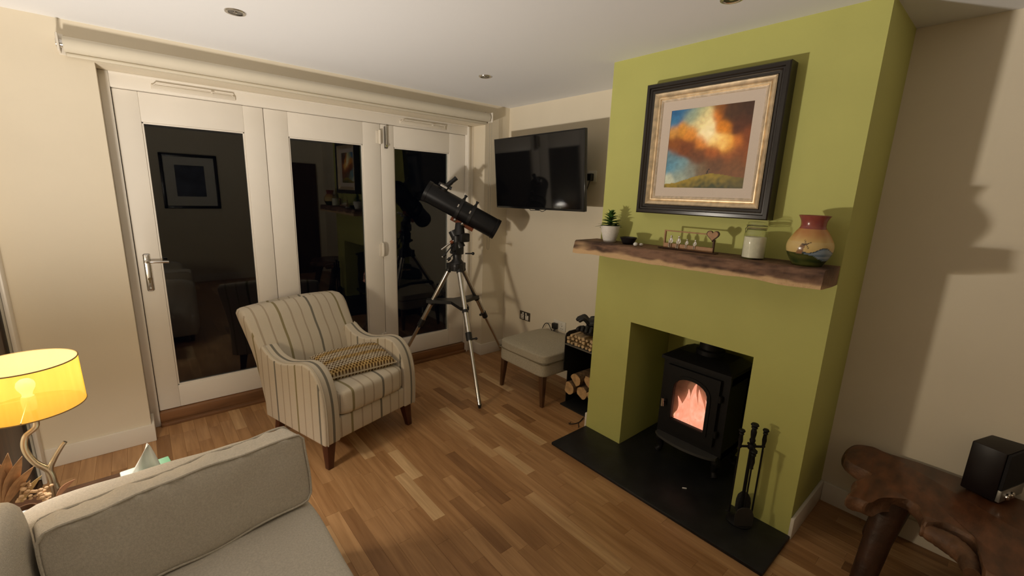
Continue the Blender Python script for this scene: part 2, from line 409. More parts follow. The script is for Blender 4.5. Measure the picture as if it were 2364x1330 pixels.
# ceiling downlights
def downlight(x, y, near):
    t = thing('ceiling_downlight', f'unlit recessed chrome ceiling downlight {near}', 'downlight', (x, y, H), 0)
    B().lathe([(.030, .0), (.030, -.004), (.036, -.0065), (.043, -.0055), (.045, -.001), (.045, 0)], 32, close=False).obj('bezel', CHROME, t)
    B().lathe([(.029, -.0035), (.029, -.0005)], 24).obj('lamp_face', mat('dark_lamp_glass', (.03, .026, .022), .12), t)
    B().lathe([(.0001, -.0075), (.009, -.0055), (.010, -.0037)], 16).obj('lamp_centre', CHROME, t)
p = at(543, 27, 'z', H); downlight(p.x, p.y, 'between the lamp and the glazed doors')
p = at(1120, 176, 'z', H); downlight(p.x, p.y, 'above the telescope')
p = at(1690, -4, 'z', H); downlight(p.x, p.y, 'in front of the picture over the fireplace')

# ------------------------------------------------------------------ soft shapes
def sq_box(b, c, half, n=7., puff=(0, 0, 0), seg=14, M=None, wob=0., seed=0, crease=0.):
    # rounded, slightly puffed upholstery block
    c = Vector(c); M = M or Matrix.Identity(3); cache = {}
    def vert(i, j, k):
        key = (i, j, k)
        if key in cache: return cache[key]
        u = Vector((-1+2*i/seg, -1+2*j/seg, -1+2*k/seg))
        s = sum(abs(q)**n for q in u)**(1/n); q = u/s
        d = Vector((q.x*half[0]*(1+puff[0]*(1-u.y**2)*(1-u.z**2)), q.y*half[1]*(1+puff[1]*(1-u.x**2)*(1-u.z**2)), q.z*half[2]*(1+puff[2]*(1-u.x**2)*(1-u.y**2))))
        if wob: d += noise.noise_vector(d*7+Vector((seed, 0, 0)))*wob
        if crease: d.y += crease*noise.noise(Vector((d.x*34, 3, d.z*6)))*max(0, u.z)**1.5; d.z += crease*.6*noise.noise(Vector((d.x*40, d.y*9, 8)))*max(0, u.z)
        v = b.bm.verts.new(M @ d + c); cache[key] = v; return v
    for a in range(3):
        for side in (0, seg):
            for i in range(seg):
                for j in range(seg):
                    ids = []
                    for di, dj in ((0, 0), (1, 0), (1, 1), (0, 1)):
                        t = [0, 0, 0]; t[a] = side; t[(a+1) % 3] = i+di; t[(a+2) % 3] = j+dj; ids.append(vert(*t))
                    b.bm.faces.new(ids if side else list(reversed(ids)))
    return b
def loft(b, rings, caps=True):
    rs = [b.ring(r) for r in rings]
    for p, q in zip(rs, rs[1:]): b.bridge(p, q)
    if caps: b.cap(rs[0], True); b.cap(rs[-1])
    return b
def bevel_sharp(b, off, seg=3, ang=50):
    bmesh.ops.recalc_face_normals(b.bm, faces=b.bm.faces)
    es = [e for e in b.bm.edges if len(e.link_faces) == 2 and e.calc_face_angle(0) > math.radians(ang)]
    bmesh.ops.bevel(b.bm, geom=es, offset=off, segments=seg, profile=.5, affect='EDGES', clamp_overlap=True); return b
def stripes(o, off=0., yoff=0.):
    me = o.data; a = me.color_attributes.new('stripe', 'FLOAT_COLOR', 'CORNER')
    for p in me.polygons:
        side = abs(p.normal.x) > .72
        for li in p.loop_indices:
            co = me.vertices[me.loops[li].vertex_index].co; v = (co.y-yoff) if side else (co.x-off)
            v += 4.4; a.data[li].color = (v, v, v, 1)
    return o
def tapered_leg(b, top, foot, a, c):
    t, f_ = Vector(top), Vector(foot)
    loft(b, [[t+Vector((x*a, y*a, 0)) for x, y in ((-1, -1), (1, -1), (1, 1), (-1, 1))], [f_+Vector((x*c, y*c, 0)) for x, y in ((-1, -1), (1, -1), (1, 1), (-1, 1))]])
    return bevel_sharp(b, .003, 2)

# ------------------------------------------------------------------ armchair
ac = thing('armchair', 'cream armchair with grey and olive stripes and mahogany legs, by the glazed doors', 'armchair', (-1.784, -.905, 0), .285)
prof = spline([(0, .165), (-.004, .30), (.006, .44), (.045, .55), (.115, .612), (.20, .620), (.31, .592), (.42, .572), (.53, .585), (.62, .635)], 6)
outl = [(q.x, q.y) for q in [Vector((p[0], p[1], 0)) for p in prof]] + [(.655, .60), (.635, .40), (.625, .165)]
for sx in (-1, 1):
    b = B(); x0, x1 = (.250, .352); b.prism([(sx*x0, y, z) for y, z in outl], (sx*(x1-x0), 0, 0)); bevel_sharp(b, .016, 4, 55)
    stripes(b.obj('arm', STRIPE, ac, ang=60), sx*.301, .03)
    pb = B().tube([(sx*.334, p[0]-.001, p[1]+.001) for p in prof], .0042, 8); pb.obj('piping', mat('cream_piping', (.50, .44, .35), .9), ac)
secs = [(.168, .332, .600, .655), (.30, .336, .600, .682), (.42, .340, .602, .706), (.50, .343, .610, .730), (.57, .348, .628, .755), (.63, .354, .655, .782), (.70, .360, .698, .818),
        (.77, .366, .742, .858), (.805, .366, .772, .880), (.827, .356, .800, .884), (.836, .335, .828, .872)]
def bsec(z, hw, y0, y1):
    out = []; n = 12
    for i in range(n+1): x = -hw+2*hw*i/n; out.append(Vector((x, y0-.022*(1-(x/hw)**2)*(1 if z > .4 else 0), z+(.018*(1-(x/hw)**2) if z > .75 else 0))))
    for i in range(n+1): x = hw-2*hw*i/n; out.append(Vector((x, y1, z+(.018*(1-(x/hw)**2) if z > .75 else 0))))
    return out
b = loft(B(), [bsec(*s_) for s_ in secs]); bevel_sharp(b, .014, 3, 60)
stripes(b.obj('backrest', STRIPE, ac, ang=60), .05, .03)
b = sq_box(B(), (0, .295, .385), (.252, .305, .083), 9, (.0, .03, .16), 16)
stripes(b.obj('seat_cushion', STRIPE, ac, ang=60), .05)
b = B().box((-.252, .008, .168), (.252, .60, .306), .012, 3); stripes(b.obj('seat_rail', STRIPE, ac), .05)
for x, y, fx, fy in ((-.295, .055, -.312, .035), (.295, .055, .312, .035), (-.27, .58, -.285, .63), (.27, .58, .285, .63)):
    tapered_leg(B(), (x, y, .172), (fx, fy, 0), .030, .017).obj('leg', MAHOG, ac)

# knitted cushion on the armchair seat
def knit_mat():
    m = bpy.data.materials.new('chunky_knit'); m.use_nodes = True; nt = m.node_tree; N, L = nt.nodes, nt.links
    p = N['Principled BSDF']; p.inputs['Roughness'].default_value = .95; p.inputs['Specular IOR Level'].default_value = .1
    tc = N.new('ShaderNodeTexCoord'); s = N.new('ShaderNodeSeparateXYZ'); L.new(tc.outputs['Object'], s.inputs[0])
    def m2(op, a, b=None):
        q = N.new('ShaderNodeMath'); q.operation = op
        for i, v in enumerate((a, b)):
            if v is None: continue
            if isinstance(v, (int, float)): q.inputs[i].default_value = v
            else: L.new(v, q.inputs[i])
        return q.outputs[0]
    sx = m2('MULTIPLY', s.outputs[0], 6.2832/.021); sy = m2('MULTIPLY', s.outputs[1], 6.2832/.030)
    a = m2('SINE', sx); c = m2('SINE', sy)
    row = m2('SINE', m2('MULTIPLY', s.outputs[1], 6.2832/.10))
    v = m2('MULTIPLY', a, c); v2 = m2('ADD', m2('MULTIPLY', v, .5), .5)
    nz = N.new('ShaderNodeTexNoise'); nz.inputs['Scale'].default_value = 45; L.new(tc.outputs['Object'], nz.inputs[0])
    v3 = m2('ADD', v2, m2('MULTIPLY', m2('SUBTRACT', nz.outputs[0], .5), .7))
    r1 = N.new('ShaderNodeValToRGB'); L.new(v3, r1.inputs[0]); e = r1.color_ramp.elements
    e[0].position = .20; e[0].color = (.10, .060, .035, 1); e[1].position = .55; e[1].color = (.62, .54, .41, 1)
    x = e.new(.36); x.color = (.34, .24, .13, 1)
    r2 = N.new('ShaderNodeValToRGB'); L.new(m2('ADD', m2('MULTIPLY', row, .5), .5), r2.inputs[0]); e = r2.color_ramp.elements
    e[0].position = .15; e[0].color = (.92, .74, .42, 1); e[1].position = .5; e[1].color = (1, 1, 1, 1)
    mx = N.new('ShaderNodeMix'); mx.data_type = 'RGBA'; mx.blend_type = 'MULTIPLY'; mx.inputs['Factor'].default_value = 1
    L.new(r1.outputs[0], mx.inputs[6]); L.new(r2.outputs[0], mx.inputs[7]); L.new(mx.outputs[2], p.inputs['Base Color'])
    bp = N.new('ShaderNodeBump'); bp.inputs['Strength'].default_value = .8; bp.inputs['Distance'].default_value = .012
    L.new(v3, bp.inputs['Height']); L.new(bp.outputs[0], p.inputs['Normal']); return m
ks = thing('knitted_cushion', 'chunky knitted cushion in cream, brown and mustard on the striped armchair', 'cushion', (0, 0, 0))
R_ = Matrix.Rotation(.285, 3, 'Z') @ Matrix.Rotation(math.radians(-14), 3, 'Z') @ Matrix.Rotation(math.radians(9), 3, 'X')
kc = Vector((-1.784, -.905, 0)) + Matrix.Rotation(.285, 3, 'Z') @ Vector((.035, .235, .520))
ks.location = kc
ko = B().pillow(.225, .150, .052, 28, 4, .45, M=None).obj('cushion_cover', knit_mat(), ks, ang=70); ko.rotation_euler = R_.to_euler()
kb = B(); n = 40
kb.tube([(.226*max(-1, min(1, 1.0*c_)), .151*s_, 0) for c_, s_ in [(1, -1), (1, 1), (-1, 1), (-1, -1), (1, -1)]], .004, 6); kp = kb.obj('edge_seam', mat('beige_seam', (.50, .42, .30), .9), ko)

# ------------------------------------------------------------------ sofa, seen from above its seat
sf = thing('sofa', 'oatmeal linen sofa with low rounded arm, beside the lamp table', 'sofa', (-2.87, -2.22, 0))
def sl(x, y, z): return Vector((x+2.87, y+2.22, z))
b = B(); b.box(sl(-3.30, -2.95, .07), sl(-2.44, -1.53, .29), .02, 3).obj('base', LINEN, sf)
sq_box(B(), sl(-3.205, -2.32, .475), (.112, .625, .345), 7, (.06, 0, .02), 16).obj('back', LINEN, sf, ang=70)
for yc in (-1.600, -2.905): sq_box(B(), sl(-2.80, yc, .36), (.385, .072, .292), 8, (0, .04, .015), 16, wob=.006).obj('arm', LINEN, sf, ang=70)
sq_box(B(), sl(-2.752, -2.25, .368), (.350, .575, .092), 10, (.01, 0, .07), 18, wob=.004, seed=4).obj('seat_cushion', LINEN, sf, ang=70)
for x, y in ((-3.25, -1.58), (-2.49, -1.58), (-3.25, -2.90), (-2.49, -2.90)): B().cyl(sl(x, y, .075), sl(x, y, 0), .022, .018).obj('foot', DKOAK, sf)
# loose box cushion leaning on the arm
lc = thing('sofa_cushion', 'boxed oatmeal linen cushion with piped seams, propped against the sofa arm', 'cushion', (-2.752, -1.792, .452))
lean = Matrix.Rotation(math.radians(10), 3, 'Z') @ Matrix.Rotation(math.radians(-9), 3, 'X')
co = Vector((0, 0.012, .140))
hx, hy, hz = .338, .060, .134
cs = sq_box(B(), (0, 0, 0), (hx, hy, hz), 14, (.0, .22, .02), 40, wob=.010, seed=9, crease=.012)
cu = cs.obj('cover', LINEN, lc, ang=75); cu.location = co; cu.rotation_euler = lean.to_euler()
for sy in (-1, 1):
    path = []
    for u, v in [(-1+2*i/20, 1) for i in range(20)]+[(1, 1-2*i/10) for i in range(10)]+[(1-2*i/20, -1) for i in range(20)]+[(-1, -1+2*i/10) for i in range(11)]:
        s_ = (abs(u)**14+abs(v)**14)**(1/14); q = Vector((u/s_*hx, sy*hy*.93, v/s_*hz)); q += noise.noise_vector(Vector((q.x, sy*hy, q.z))*7+Vector((9, 0, 0)))*.011; path.append(q*1.0)
    B().tube(path, .0042, 6).obj('piping', LINEN, cu)

# ------------------------------------------------------------------ lamp table and what stands on it
st = thing('side_table', 'low dark wooden side table behind the sofa arm, carrying the lamp', 'table', (-3.06, -1.31, 0))
B().box((-.255, -.19, .412), (.255, .19, .44), .006).obj('tabletop', DOORBROWN, st)
for x in (-.22, .22):
    for y in (-.155, .155): tapered_leg(B(), (x, y, .412), (x, y, 0), .02, .015).obj('leg', DOORBROWN, st)
def shade_mat():
    m = bpy.data.materials.new('yellow_lamp_fabric'); m.use_nodes = True; nt = m.node_tree; N, L = nt.nodes, nt.links
    N.remove(N['Principled BSDF']); out = N['Material Output']
    tc = N.new('ShaderNodeTexCoord'); mp = N.new('ShaderNodeMapping'); mp.inputs['Scale'].default_value = (22, 22, 1.5); L.new(tc.outputs['Object'], mp.inputs[0])
    nz = N.new('ShaderNodeTexNoise'); nz.inputs['Scale'].default_value = 1.5; nz.inputs['Detail'].default_value = 4; L.new(mp.outputs[0], nz.inputs[0])
    rp = N.new('ShaderNodeValToRGB'); L.new(nz.outputs[0], rp.inputs[0]); e = rp.color_ramp.elements
    e[0].position = .3; e[0].color = (.84, .43, .028, 1); e[1].position = .75; e[1].color = (.88, .51, .05, 1)
    d = N.new('ShaderNodeBsdfDiffuse'); t = N.new('ShaderNodeBsdfTranslucent'); mx = N.new('ShaderNodeMixShader'); mx.inputs[0].default_value = SHADE_T
    tr_ = N.new('ShaderNodeBsdfTransparent'); tr_.inputs[0].default_value = (1, .90, .70, 1); m3 = N.new('ShaderNodeMixShader'); m3.inputs[0].default_value = SHEER
    L.new(rp.outputs[0], d.inputs[0]); L.new(rp.outputs[0], t.inputs[0]); L.new(d.outputs[0], mx.inputs[1]); L.new(t.outputs[0], mx.inputs[2])
    L.new(mx.outputs[0], m3.inputs[1]); L.new(tr_.outputs[0], m3.inputs[2]); L.new(m3.outputs[0], out.inputs[0])
    return m
SHADE_T, SHEER = .46, .22       # glow of the fabric, share of light its open weave lets straight through
LX, LY = -3.142, -1.25
lp = thing('table_lamp', 'lit table lamp with yellow drum shade and branching metal stem', 'lamp', (LX, LY, .44))
def ll(px, py, y=LY): q = at(px, py, 'y', y); return q-Vector((LX, LY, .44))
B().lathe([(.0, 0), (.062, 0), (.064, .008), (.05, .016), (.02, .02), (0.001, .022)], 32, (.012, 0, 0)).obj('base', BRONZE, lp)
s1 = spline([(.012, 0, .015), ll(127, 1128), ll(114, 1088), ll(80, 1067), ll(58, 1038), ll(59, 1008), ll(84, 980), Vector((0, 0, .425))], 7)
B().tube(s1, [.011-.003*i/len(s1) for i in range(len(s1))], 12).obj('stem', BRONZE, lp)
s2 = spline([ll(131, 1127), ll(116, 1088), ll(125, 1060), ll(142, 1031), ll(151, 1020)], 6)
B().tube(s2, [.010-.004*i/len(s2) for i in range(len(s2))], 12).obj('stem_branch', BRONZE, lp)
Z0, Z1, RB, RTP = .842-.44, 1.005-.44, .140, .137
b = B(); pr_ = [(RB, Z0), (RTP, Z1), (RTP-.0015, Z1), (RB-.0015, Z0)]
rs = [b.ring([Vector((r_*math.cos(2*PI*k/64), r_*math.sin(2*PI*k/64), z)) for k in range(64)]) for r_, z in pr_[:2]]
b.bridge(rs[0], rs[1]); sh = b.obj('lamp_shade', shade_mat(), lp)
def liner_mat():
    m = bpy.data.materials.new('white_shade_liner'); m.use_nodes = True; nt = m.node_tree; N, L = nt.nodes, nt.links
    N.remove(N['Principled BSDF']); d = N.new('ShaderNodeBsdfDiffuse'); t = N.new('ShaderNodeBsdfTranslucent'); a = N.new('ShaderNodeMixShader'); x = N.new('ShaderNodeBsdfTransparent'); c = N.new('ShaderNodeMixShader')
    d.inputs[0].default_value = t.inputs[0].default_value = (.86, .83, .76, 1); a.inputs[0].default_value = LINER_T; c.inputs[0].default_value = .76
    L.new(d.outputs[0], a.inputs[1]); L.new(t.outputs[0], a.inputs[2]); L.new(a.outputs[0], c.inputs[1]); L.new(x.outputs[0], c.inputs[2]); L.new(c.outputs[0], N['Material Output'].inputs[0]); return m
LINER_T = .40
b = B(); rs = [b.ring([Vector(((r_-.002)*math.cos(2*PI*k/64), (r_-.002)*math.sin(2*PI*k/64), z)) for k in range(64)]) for r_, z in ((RB, Z0+.001), (RTP, Z1-.001))]
b.bridge(rs[0], rs[1]); b.obj('shade_liner', liner_mat(), sh)
TRIM = mat('shade_trim', (.30, .20, .07), .7)
for r_, z in ((RB, Z0), (RTP, Z1)): B().tube([(r_*math.cos(2*PI*k/48), r_*math.sin(2*PI*k/48), z) for k in range(49)], .0022, 6, False).obj('shade_rim', TRIM, sh)
sp = B()
for k in range(3): a = 2*PI*k/3+.5; sp.cyl((.018*math.cos(a), .018*math.sin(a), .43), (RB*math.cos(a), RB*math.sin(a), Z0+.004), .0018, n=6)
sp.obj('shade_carrier', BRONZE, lp)
B().lathe([(.0, .395), (.017, .395), (.019, .43), (.016, .445), (0.001, .446)], 20).obj('lamp_holder', WHITE, lp)
em = bpy.data.materials.new('lit_bulb'); em.use_nodes = True; q = em.node_tree.nodes['Principled BSDF']
q.inputs['Emission Color'].default_value = (*BULB_COL, 1); q.inputs['Emission Strength'].default_value = 1.6
B().lathe([(.0, .446), (.012, .447), (.014, .458), (.022, .474), (.024, .485), (.021, .497), (.012, .506), (.0005, .509)], 24).obj('bulb', em, lp)
ld = bpy.data.lights.new('lamp_light', 'POINT'); ld.energy = LAMP_S; ld.color = BULB_COL; ld.shadow_soft_size = .08; ld.use_nodes = True
nt = ld.node_tree; fo = nt.nodes.new('ShaderNodeLightFalloff'); fo.inputs['Strength'].default_value = 1.
mf = nt.nodes.new('ShaderNodeMath'); mf.operation = 'MULTIPLY_ADD'; mf.inputs[1].default_value = .30
mq = nt.nodes.new('ShaderNodeMath'); mq.operation = 'MULTIPLY'; mq.inputs[1].default_value = .23
nt.links.new(fo.outputs['Constant'], mq.inputs[0]); nt.links.new(fo.outputs['Linear'], mf.inputs[0]); nt.links.new(mq.outputs[0], mf.inputs[2])
nt.links.new(mf.outputs[0], nt.nodes['Emission'].inputs['Strength'])
lo_ = bpy.data.objects.new('lamp_light', ld); COL.objects.link(lo_); lo_.parent = lp; lo_.location = (0, 0, .520)

# tissue box
tb = thing('tissue_box', 'pale tissue box with a green and blue corner, behind the sofa arm', 'tissue box', (-2.868, -1.385, .44), math.radians(8))
bx = B().box((-.070, -.058, 0), (.075, .058, .116), .003); bo = bx.obj('box', attr_mat('printed_card', .6), tb)
paint(bo, lambda c: lerp((.62, .72, .66), (.22, .52, .30), sstep(.02, .075, c.x)) if c.z > .1 else lerp((.55, .70, .75), (.12, .35, .55), sstep(0, .085, c.x)))
b = B(); n = 16; rows = []
for j in range(n+1):
    t = j/n; row = []
    for i in range(n+1):
        u = -1+2*i/n; hw = .048*(1-t)**.8+.001
        row.append(b.bm.verts.new((u*hw+.018*t-.004, .010*math.sin(u*5+t*3)*(1-t*.6)+.012*t*math.cos(u*2), .111+.106*t-.012*abs(u)*(1-t))))
    rows.append(row)
for j in range(n):
    for i in range(n): b.bm.faces.new((rows[j][i], rows[j][i+1], rows[j+1][i+1], rows[j+1][i]))
tso = b.obj('tissue', TISSUE, tb, ang=80); md = tso.modifiers.new('thick', 'SOLIDIFY'); md.thickness = .0015

# dried arrangement
dv = thing('dried_arrangement', 'dried brown palm spears and cream flowers in a small vase beside the lamp', 'dried flowers', (-3.175, -1.40, .44))
B().lathe([(.0, 0), (.032, 0), (.045, .03), (.045, .07), (.025, .10), (.028, .115), (.024, .115), (.02, .10), (.0005, .09)], 24).obj('vase', mat('brown_glaze', (.12, .06, .03), .3), dv)
def blade(tip, wd, mt, base=(0, 0, .08), nm='leaf'):
    base, tip = Vector(base), Vector(tip); d = tip-base; sd = d.cross(Vector((-.4, 1, .2))).normalized(); nrm = sd.cross(d).normalized(); b = B(); L_ = []; R2 = []; Mi = []
    for i in range(9):
        t = i/8; wv = wd*(math.sin(PI*min(1, t*.62+.12))**1.2)*(1-t**3) + .0006; c = base+d*t+nrm*.01*math.sin(t*PI)
        L_.append(b.bm.verts.new(c-sd*wv)); Mi.append(b.bm.verts.new(c+nrm*wv*.5)); R2.append(b.bm.verts.new(c+sd*wv))
    for i in range(8):
        b.bm.faces.new((L_[i], Mi[i], Mi[i+1], L_[i+1])); b.bm.faces.new((Mi[i], R2[i], R2[i+1], Mi[i+1]))
    o = b.obj(nm, mt, dv, ang=20); m_ = o.modifiers.new('thick', 'SOLIDIFY'); m_.thickness = .002; return o
def dl(px, py): return at(px, py, 'y', -1.40)-Vector((-3.175, -1.40, .44))
for px, py, wd in ((-8, 1062, .020), (18, 1046, .021), (51, 1053, .020), (79, 1076, .017), (-35, 1080, .018)): blade(dl(px, py), wd, DRIED, dl(12, 1165))
blade(dl(97, 1097), .010, mat('dried_pale_leaf', (.58, .42, .19), .85), dl(50, 1160)); blade(dl(70, 1108), .010, DRIEDP, dl(48, 1160)); blade(dl(174, 1106), .011, mat('dried_pink_leaf', (.52, .27, .16), .85), dl(130, 1150))
b = B()
for i in range(46):
    q = dl(random.uniform(45, 118), random.uniform(1120, 1150)); q.y += random.uniform(-.03, .02); b.ball(q, random.uniform(.004, .009), (1, 1, .7), 6)
b.obj('flower_heads', DRIEDP, dv)['kind'] = 'stuff'

# ------------------------------------------------------------------ roller blind over the doors
rb = thing('roller_blind', 'rolled up cream roller blind with chain above the glazed doors', 'blind', (-1.63, -.058, 2.2))
BLF = mat('cream_blind_fabric', (.68, .62, .50), .8, var=.03, vs=4)
x0, x1 = -1.345, 1.345
B().cyl((x0, .012, .074), (x1, .012, .074), .036, n=32).obj('fabric_roll', BLF, rb)
B().box((x0+.003, .030, .030), (x1-.003, .046, .076), .003).obj('fabric_tail', BLF, rb)
B().box((x0+.003, .026, .022), (x1-.003, .050, .040), .006, 3).obj('bottom_bar', BLF, rb)
for s_ in (-1, 1):
    br = B().box((s_*1.362-.005, -.030, .032), (s_*1.362+.005, .056, .116), .004).box((s_*1.362-.005, .048, .028), (s_*1.362+.02*(-s_), .058, .126), .002).obj('bracket', WHITE, rb)
    B().lathe([(.0, -.012), (.020, -.012), (.020, .012), (.001, .012)], 24, (s_*1.358, .012, .074), M=Matrix.Rotation(PI/2, 3, 'Y')).obj('end_cap', CHROME, br)
for dx in (-.012, .012):
    B().tube([(1.352+dx, -.012, .11), (1.352+dx, -.016, -.4), (1.352+dx, -.014, -1.10)], .0022, 6).obj('chain', mat('chain_grey', (.42, .38, .31), .45), rb)
B().tube([(1.340, -.014, -1.10), (1.346, -.014, -1.112), (1.352, -.014, -1.115), (1.358, -.014, -1.112), (1.364, -.014, -1.10)], .0022, 6).obj('chain_loop', mat('chain_grey', (.4, .4, .4)), rb)

# ------------------------------------------------------------------ television on its wall bracket
TW, TH = 1.04, .597
tv = thing('television', 'black flat television on a wall bracket in the corner', 'television', (-.261, -.666, 1.791))
tv.rotation_euler = (Matrix.Rotation(.010, 3, 'Z') @ Matrix.Rotation(-.079, 3, 'Y') @ Matrix.Rotation(-.013, 3, 'X')).to_euler()
# local: +x is the back, -x the screen; width along y
B().box((.002, -TW/2, -TH/2), (.030, TW/2, TH/2), .004).obj('case', BLACKP, tv)
B().box((.028, -TW*.36, -TH*.36), (.062, TW*.36, TH*.30), .012).obj('back_housing', BLACKP, tv)
B().box((-.0005, -TW/2+.009, -TH/2+.016), (.0025, TW/2-.009, TH/2-.009)).obj('screen', TVSCR, tv, smooth=False)
lbz = B().box((-.002, -TW/2, -TH/2), (.004, TW/2, -TH/2+.015), .001).box((-.002, -TW/2, TH/2-.008), (.004, TW/2, TH/2), .001).box((-.002, -TW/2, -TH/2), (.004, -TW/2+.008, TH/2), .001).box((-.002, TW/2-.008, -TH/2), (.004, TW/2, TH/2), .001)
lbz.obj('bezel', mat('gloss_black', (.01, .01, .011), .15), tv)
B().box((.004, -.03, -TH/2-.010), (.012, .02, -TH/2+.001), .002).obj('sensor', BLACKP, tv)
B().tube(spline([(.02, .10, -TH/2), (.015, .08, -TH/2-.012), (.01, -.02, -TH/2-.006), (.012, -.06, -TH/2-.016), (.02, -.10, -TH/2)]), .0028, 6).obj('cable', BLACKP, tv)
ab = B().box((.060, -.12, -.16), (.075, .12, .16), .004).box((.228, -.06, -.14), (.236, .06, .14), .001)
ab.cyl((.07, 0, -.05), (.16, -.20, -.04), .022, n=10).cyl((.16, -.20, -.04), (.228, 0, -.04), .022, n=10).obj('wall_bracket', STEELB, tv)

# ------------------------------------------------------------------ sockets and plugs
def socket(name, label, y, z, wd, ht, plate, inner, n=2):
    t = thing(name, label, 'socket', (0, y, z))
    pl = B().box((-.009, -wd/2, -ht/2), (-.0006, wd/2, ht/2), .003).obj('plate', plate, t)
    for k in range(n):
        yc = (k-(n-1)/2)*wd*.46
        B().box((-.0105, yc-.022, -.034), (-.008, yc+.022, .012), .002).obj('outlet', inner, pl)
        B().box((-.0115, yc-.003, -.004), (-.0100, yc+.003, .006)).box((-.0115, yc-.013, -.024), (-.0100, yc-.006, -.020)).box((-.0115, yc+.006, -.024), (-.0100, yc+.013, -.020)).obj('pin_holes', BLACKP, pl)
        B().box((-.0135, yc-.009+(.012 if k == 0 else -.012)*(n > 1), .016), (-.0085, yc+.009+(.012 if k == 0 else -.012)*(n > 1), .034), .002).obj('switch', inner, pl)
    return t
WPL = mat('white_plastic', (.74, .70, .62), .4)
socket('wall_socket', 'double wall socket with dark steel plate beside the telescope', -.335, .447, .146, .086, mat('dark_steel_plate', (.13, .115, .095), .35, .8), WPL)
socket('wall_socket', 'white wall socket with a black plug in it behind the footstool', -.80, .47, .146, .086, WPL, WPL)
pg = thing('plug', 'black power plug pushed into the white socket behind the footstool', 'plug', (-.0135, -.765, .462))
B().box((-.034, -.026, -.028), (0, .026, .026), .007, 3).obj('plug_body', BLACKP, pg)
B().tube(spline([(-.02, 0, -.027), (-.03, .01, -.055), (-.035, .03, -.03), (-.03, .07, .005), (-.02, .12, -.01), (-.02, .15, -.06)]), .004, 8).obj('lead', BLACKP, pg)
B().tube(spline([(-.02, -.01, -.027), (-.04, -.02, -.06), (-.035, -.045, -.075), (-.03, -.05, -.12)]), .004, 8).obj('lead', BLACKP, pg)
sp2 = socket('wall_socket', 'white wall socket behind the television edge', -1.055, 1.77, .086, .086, WPL, WPL, 1)
pg2 = thing('plug', 'black plug in the socket beside the television edge', 'plug', (-.0135, -1.055, 1.765))
B().box((-.040, -.024, -.030), (0, .024, .028), .008, 3).obj('plug_body', BLACKP, pg2)
B().tube(spline([(-.02, 0, -.029), (-.03, .01, -.08), (-.03, .03, -.13), (-.02, .06, -.17)]), .004, 8).obj('lead', BLACKP, pg2)

# ------------------------------------------------------------------ telescope
ts = thing('telescope', 'black reflector telescope on a steel tripod by the glazed doors', 'telescope', (-.735, -.235, 0))
feet = [Vector((-.955+.735, -.895+.235, 0)), Vector((-.065+.735, -.075+.235, 0)), Vector((-1.165+.735, .105+.235, 0))]
HZ = 1.0
legdir = []
for f_ in feet:
    d = Vector((f_.x, f_.y, 0)).normalized(); top = d*.055+Vector((0, 0, HZ-.015)); legdir.append(d)
    ax = (f_-top); kn = top+ax*.52
    lg = B().cyl(top, kn, .0205, n=16).obj('tripod_leg', CHROME, ts)
    B().cyl(kn, f_+Vector((0, 0, .02))-ax.normalized()*.0, .0150, n=14).obj('lower_leg', CHROME, lg)
    B().cyl(kn-ax.normalized()*.035, kn+ax.normalized()*.030, .026, n=14).obj('leg_clamp', BLACKP, lg)
    kd = d.cross(Vector((0, 0, 1)))
    B().cyl(kn+ax.normalized()*.02-kd*.02, kn+ax.normalized()*.02-kd*.055, .007, n=8).ball(kn+ax.normalized()*.02-kd*.058, .012, n=8).obj('clamp_knob', BLACKP, lg)
    B().cyl(f_+Vector((0, 0, .03)), f_, .017, .009, n=12).obj('foot_tip', BLACKP, lg)
    B().cyl(top-ax.normalized()*.03, top+ax.normalized()*.05, .0245, n=14).obj('leg_joint', BLACKP, lg)
    pt = top+ax*.335
    B().cyl(pt-ax.normalized()*.012, pt+ax.normalized()*.012, .026, n=12).obj('brace_clamp', BLACKP, lg)
zt = HZ-.34
b = B(); hub = [Vector((math.cos(a)*.07, math.sin(a)*.07, zt)) for a in [0]]
outl = []
for k in range(3):
    d = legdir[k]; pr3 = Vector((-d.y, d.x, 0)); e_ = d*.262; outl.append((math.atan2(d.y, d.x), [e_-pr3*.035, e_+pr3*.035]))
outl.sort(key=lambda t: t[0]); pts = []
for i, (a, pr2) in enumerate(outl):
    pts += pr2; a2 = outl[(i+1) % 3][0]+(2*PI if i == 2 else 0); m_ = (a+a2)/2; pts.append(Vector((math.cos(m_), math.sin(m_), 0))*.075)
b.prism([p_+Vector((0, 0, zt)) for p_ in pts], (0, 0, .028)).obj('accessory_tray', BLACKP, ts, smooth=False)
b = B().lathe([(.0, HZ-.05), (.062, HZ-.05), (.066, HZ-.01), (.066, HZ+.01), (.050, HZ+.03), (.036, HZ+.05), (.040, HZ+.10), (.0005, HZ+.10)], 28)
b.obj('tripod_head', BLACKP, ts)
for d in legdir: q = d*.055+Vector((0, 0, HZ-.015)); B().box(q-Vector((.028, .028, .03)), q+Vector((.028, .028, .03)), .006).obj('leg_bracket', BLACKP, ts)
